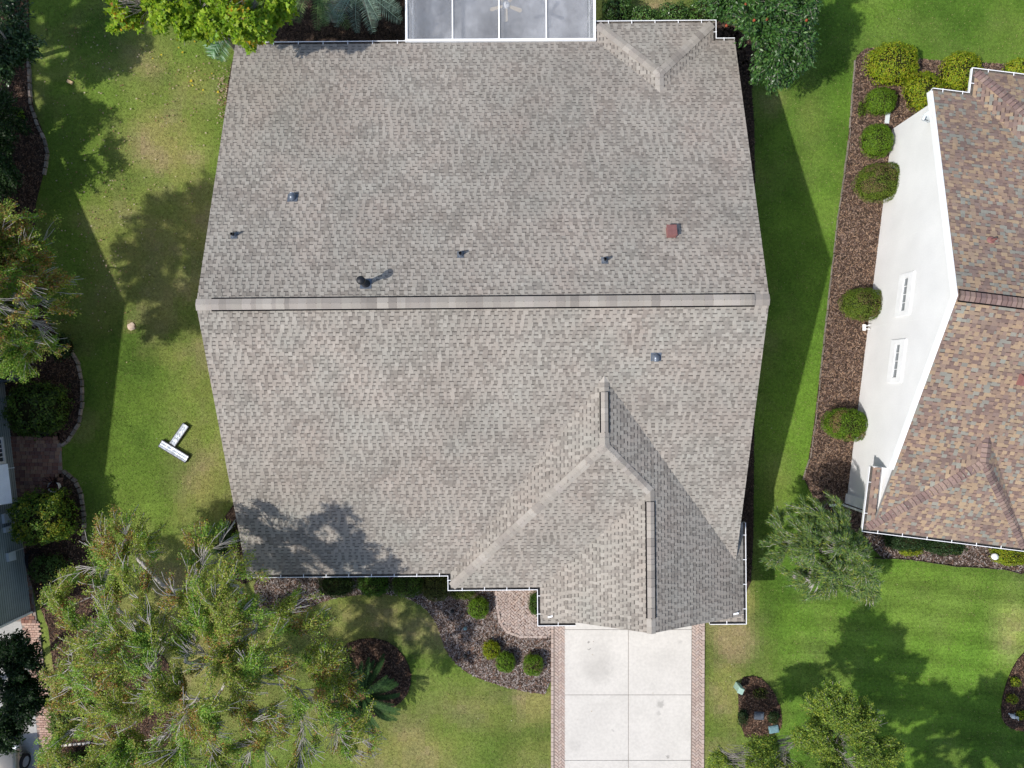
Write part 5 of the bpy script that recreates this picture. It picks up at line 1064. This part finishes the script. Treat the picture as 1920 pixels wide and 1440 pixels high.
# ---------------------------------------------------------------- small things
def channel(u0, v0, u1, v1, label, wd=.30, z=.06):
    a, b_ = Vector(P(u0, v0, z)), Vector(P(u1, v1, z)); L = (b_ - a).length; an = math.atan2(b_.y - a.y, b_.x - a.x)
    t = thing('metal_channel', label, 'metal trough', (a.x, a.y, 0), an); b = MB(); n = 16; w2 = wd / 2
    for i in range(n + 1):
        x = L * i / n; k = .012 * math.sin(i * 2.1) + .008 * math.sin(i * 4.7)
        for (y, hh) in ((-w2, .10), (-w2 + .02, .115), (-w2 * .35, .075 + k), (0, .10 - k), (w2 * .35, .07 + k), (w2 - .02, .115), (w2, .10)): b.v.append((x, y, hh))
    for i in range(n):
        for j in range(6): q = i * 7 + j; b.f.append((q, q + 7, q + 8, q + 1)); b.c.append((.7,) * 3)
    b.build('folded_sheet', M['galv'], t)
    b = MB(); b.box(-.02, L + .02, -w2 - .025, -w2 - .003, 0, .115, (.1,) * 3); b.box(-.02, L + .02, w2 + .003, w2 + .025, 0, .115, (.1,) * 3); b.box(-.02, -.003, -w2 - .002, w2 + .002, 0, .1, (.1,) * 3); b.box(L + .003, L + .02, -w2 - .002, w2 + .002, 0, .1, (.1,) * 3)
    b.build('dark_rim', M['black'], t)
channel(301.5, 831, 351, 861, 'longer shiny metal channel forming the bar of the T on the left lawn')
channel(323.5, 833.5, 349, 797, 'shorter shiny metal channel standing off the longer one on the left lawn', .27)
b = MB(); b.lathe([(.16, -.02), (.165, .015), (.10, .035), (0, .04)], 0, 0, 11, (.5, .4, .3)); b.v = [(x * (1 + .25 * math.sin(x * 31 + y * 17)), y * (1.15 + .2 * math.cos(y * 27 + x * 9)), z) for x, y, z in b.v]; o = b.build('flat_stone', M['dirtstone'], None); o.location = P(247, 612, 0); tag(o, 'pale pinkish stone lying on the shaded left lawn', 'stone')
b = MB(); b.box(-.13, .13, -.07, .07, 0, .05, (.6, .42, .2), bev=.01); o = b.build('wood_block', mat('pale_wood', (.62, .44, .24), rough=.7, n1=(20, .15)), None); o.location = P(131.5, 154, 0); o.rotation_euler.z = R(-25); tag(o, 'small pale wooden block on the grass near the top left stone edging', 'block')
# utility boxes on the right lawn
t = thing('utility_pedestal', 'pale green utility pedestal standing on the grass right of the driveway', 'utility box', P(1381.5, 1285, 0), R(-25))
b = MB(); b.box(-.11, .11, -.13, .13, 0, .55, (.4,) * 3, bev=.012); b.build('cabinet', M['greenbox'], t); b = MB(); b.box(-.125, .125, -.145, .145, .55, .62, (.4,) * 3, bev=.03); b.build('lid', M['greenbox'], t)
for (u, v, s, lb, mm, rz) in ((1422.5, 1341, .22, 'grey-blue square utility lid in the mulch bed', 'ventgrey', -4), (1450, 1366, .22, 'pale turquoise utility lid at the lower end of the mulch bed', 'bluebox', 10)):
    t = thing('utility_box', lb, 'utility box', P(u, v, 0), R(rz)); b = MB(); b.box(-s, s, -s * .8, s * .8, 0, .09, (.4,) * 3, bev=.02); b.build('box', M[mm], t); b = MB(); b.box(-s * .8, s * .8, -s * .6, s * .6, .09, .11, (.4,) * 3, bev=.01); b.build('cover', M[mm], t)
t = thing('lantern', 'white oval lantern on a short post beside the yellow-green hedge', 'lantern', P(1847, 1037, 0)); b = MB(); b.lathe([(.02, 0), (.02, .55)], 0, 0, 8); b.build('post', M['black'], t); b = MB(); b.lathe([(0, .5), (.10, .52), (.14, .6), (.12, .7), (0, .74)], 0, 0, 16); b.build('globe', M['white'], t, True)
t = thing('garden_figurine', 'small grey-white rabbit figurine in the bed at the right edge', 'figurine', P(1896, 1341, 0)); b = MB(); b.lathe([(0, 0), (.09, .02), (.10, .12), (.06, .22), (0, .25)], 0, 0, 12); b.build('body', M['dish'], t, True)
b = MB(); b.lathe([(0, .2), (.055, .24), (.06, .29), (0, .34)], .07, .02, 10); b.tube([(.05, .0, .32), (.02, -.03, .42)], .018, 6); b.tube([(.05, .04, .32), (.02, .07, .42)], .018, 6); b.build('head', M['dish'], t, True)
b = MB(); b.tube([(.1, .02, 0), (.16, .1, .02)], .03, 6); b.tube([(-.08, .05, .02), (-.13, .09, .03)], .03, 6); b.build('paws', M['dish'], t, True)
t = thing('garden_figurine', 'grey goose-shaped garden ornament beside the siding above the dark leafy bush', 'figurine', P(27, 745, 0), .5)
b = MB(); b.tube([(-.22, 0, .12), (-.1, 0, .2), (.08, 0, .22), (.2, 0, .2)], [.03, .1, .12, .05], 10); b.build('body', M['dish'], t, True); b = MB(); b.tube([(.16, 0, .2), (.26, 0, .34), (.27, 0, .46), (.36, 0, .5)], [.05, .035, .04, .015], 8); b.build('neck', M['dish'], t, True)
for (u, v, lb) in ((849, 1143, 'upper black path light in the front mulch bed'), (873, 1175, 'middle green-black path light in the front mulch bed'), (873, 1226, 'lower dark path light in the front mulch bed')):
    t = thing('path_light', lb, 'garden light', P(u, v, 0)); b = MB(); b.lathe([(.015, 0), (.015, .22)], 0, 0, 6); b.build('stake', M['black'], t); b = MB(); b.lathe([(.03, .2), (.09, .22), (.07, .27), (0, .30)], 0, 0, 12); b.build('cap', M['bluebox' if v < 1180 and v > 1150 else 'black'], t, True)
# hose on bricks, air conditioner in the left bed, hose bib on the white wall
b = MB(); pts = []
for k in range(60): a = k * .32; r = .55 - .004 * k + .03 * math.sin(k); pts.append((r * math.cos(a) * .8, r * math.sin(a), .04 + .0015 * k))
b.tube(pts, .02, 6, (.02,) * 3); o = b.build('garden_hose', M['black'], None, True); o.location = P(66, 1052, 0); tag(o, 'black garden hose coiled on the red bricks beside the siding', 'hose')
t = thing('air_conditioner', 'dark grey air conditioner unit half covered by the orange crape myrtle', 'air conditioner', P(30, 700, 0), R(6)); b = MB(); b.box(-.38, .38, -.38, .38, 0, .7, (.3,) * 3, bev=.02); b.build('casing', M['ventgrey'], t); b = MB(); b.lathe([(.3, .7), (.3, .73), (.0, .74)], 0, 0, 20); b.build('fan_grille', M['black'], t)
b = MB(); b.tube([(0, 0, 0), (.12, 0, .02), (.2, .05, .1)], .02, 6, (.8,) * 3); b.tube([(.0, -.12, 0), (.22, -.14, .02)], .018, 6, (.8,) * 3); b.box(-.08, .05, -.2, .06, -.03, .02, (.8,) * 3); o = b.build('hose_bib', M['white'], None); o.location = P(1621, 611, .35); tag(o, 'white pipe fittings at the foot of the white wall below the oval bush', 'tap')
# car nose at the bottom left
car = thing('parked_car', 'champagne coloured car cut by the bottom left corner on the side driveway', 'car', (-21.85, -17.7, 0), R(92))
sec = [(-2.25, .35, .62, .62), (-2.1, .3, .88, .80), (-1.3, .28, .98, .88), (-.9, .28, 1.0, .89), (.9, .28, 1.0, .89), (1.4, .28, .96, .88), (2.05, .3, .80, .80), (2.25, .38, .6, .6)]
b = MB()
for (x, z0, z1, hw) in sec: b.v += [(x, -hw * .92, z0), (x, -hw, z0 + .2), (x, -hw * .98, z1 - .12), (x, -hw * .86, z1), (x, hw * .86, z1), (x, hw * .98, z1 - .12), (x, hw, z0 + .2), (x, hw * .92, z0)]
for i in range(len(sec) - 1):
    for j in range(7): q = i * 8 + j; b.f.append((q, q + 8, q + 9, q + 1)); b.c.append((.4,) * 3)
b.f.append(tuple(range(8))); b.f.append(tuple(56 + k for k in reversed(range(8)))); b.c += [(.4,) * 3] * 2; b.build('body', M['paint'], car, True)
b = MB(); b.v = [(-1.9, -.75, .93), (1.0, -.78, .95), (1.0, .78, .95), (-1.9, .75, .93), (-1.35, -.62, 1.42), (.35, -.64, 1.46), (.35, .64, 1.46), (-1.35, .62, 1.42)]; b.f = [(4, 5, 6, 7), (0, 1, 5, 4), (1, 2, 6, 5), (2, 3, 7, 6), (3, 0, 4, 7)]; b.c = [(.1,) * 3] * 5; b.build('windows', M['glass'], car)
b = MB(); b.box(-1.3, .3, -.63, .63, 1.43, 1.49, (.4,) * 3, bev=.06); b.build('roof', M['paint'], car)
for x in (-1.35, 1.38):
    for s in (-1, 1):
        b = MB(); b.lathe([(.22, -.1), (.31, -.1), (.33, -.06), (.33, .06), (.31, .1), (.22, .1)], 0, 0, 24); o = b.build('wheel', M['tyre'], car, True); o.location = (x, s * .84, .33); o.rotation_euler.x = R(90)
        r_ = MB(); r_.lathe([(.22, -.085), (.05, -.06), (0, -.06)], 0, 0, 10); r_.lathe([(.22, .085), (.05, .06), (0, .06)], 0, 0, 10); r_.build('rim', M['alloy'], o)
for s in (-1, 1):
    b = MB(); b.box(2.08, 2.24, s * .68 - .14, s * .68 + .14, .58, .72, (.8,) * 3, bev=.02); b.build('headlight', M['dish'], car); b = MB(); b.box(.75, .95, s * .98 - .08, s * .98 + .08, .95, 1.08, (.4,) * 3, bev=.02); b.build('mirror', M['paint'], car)
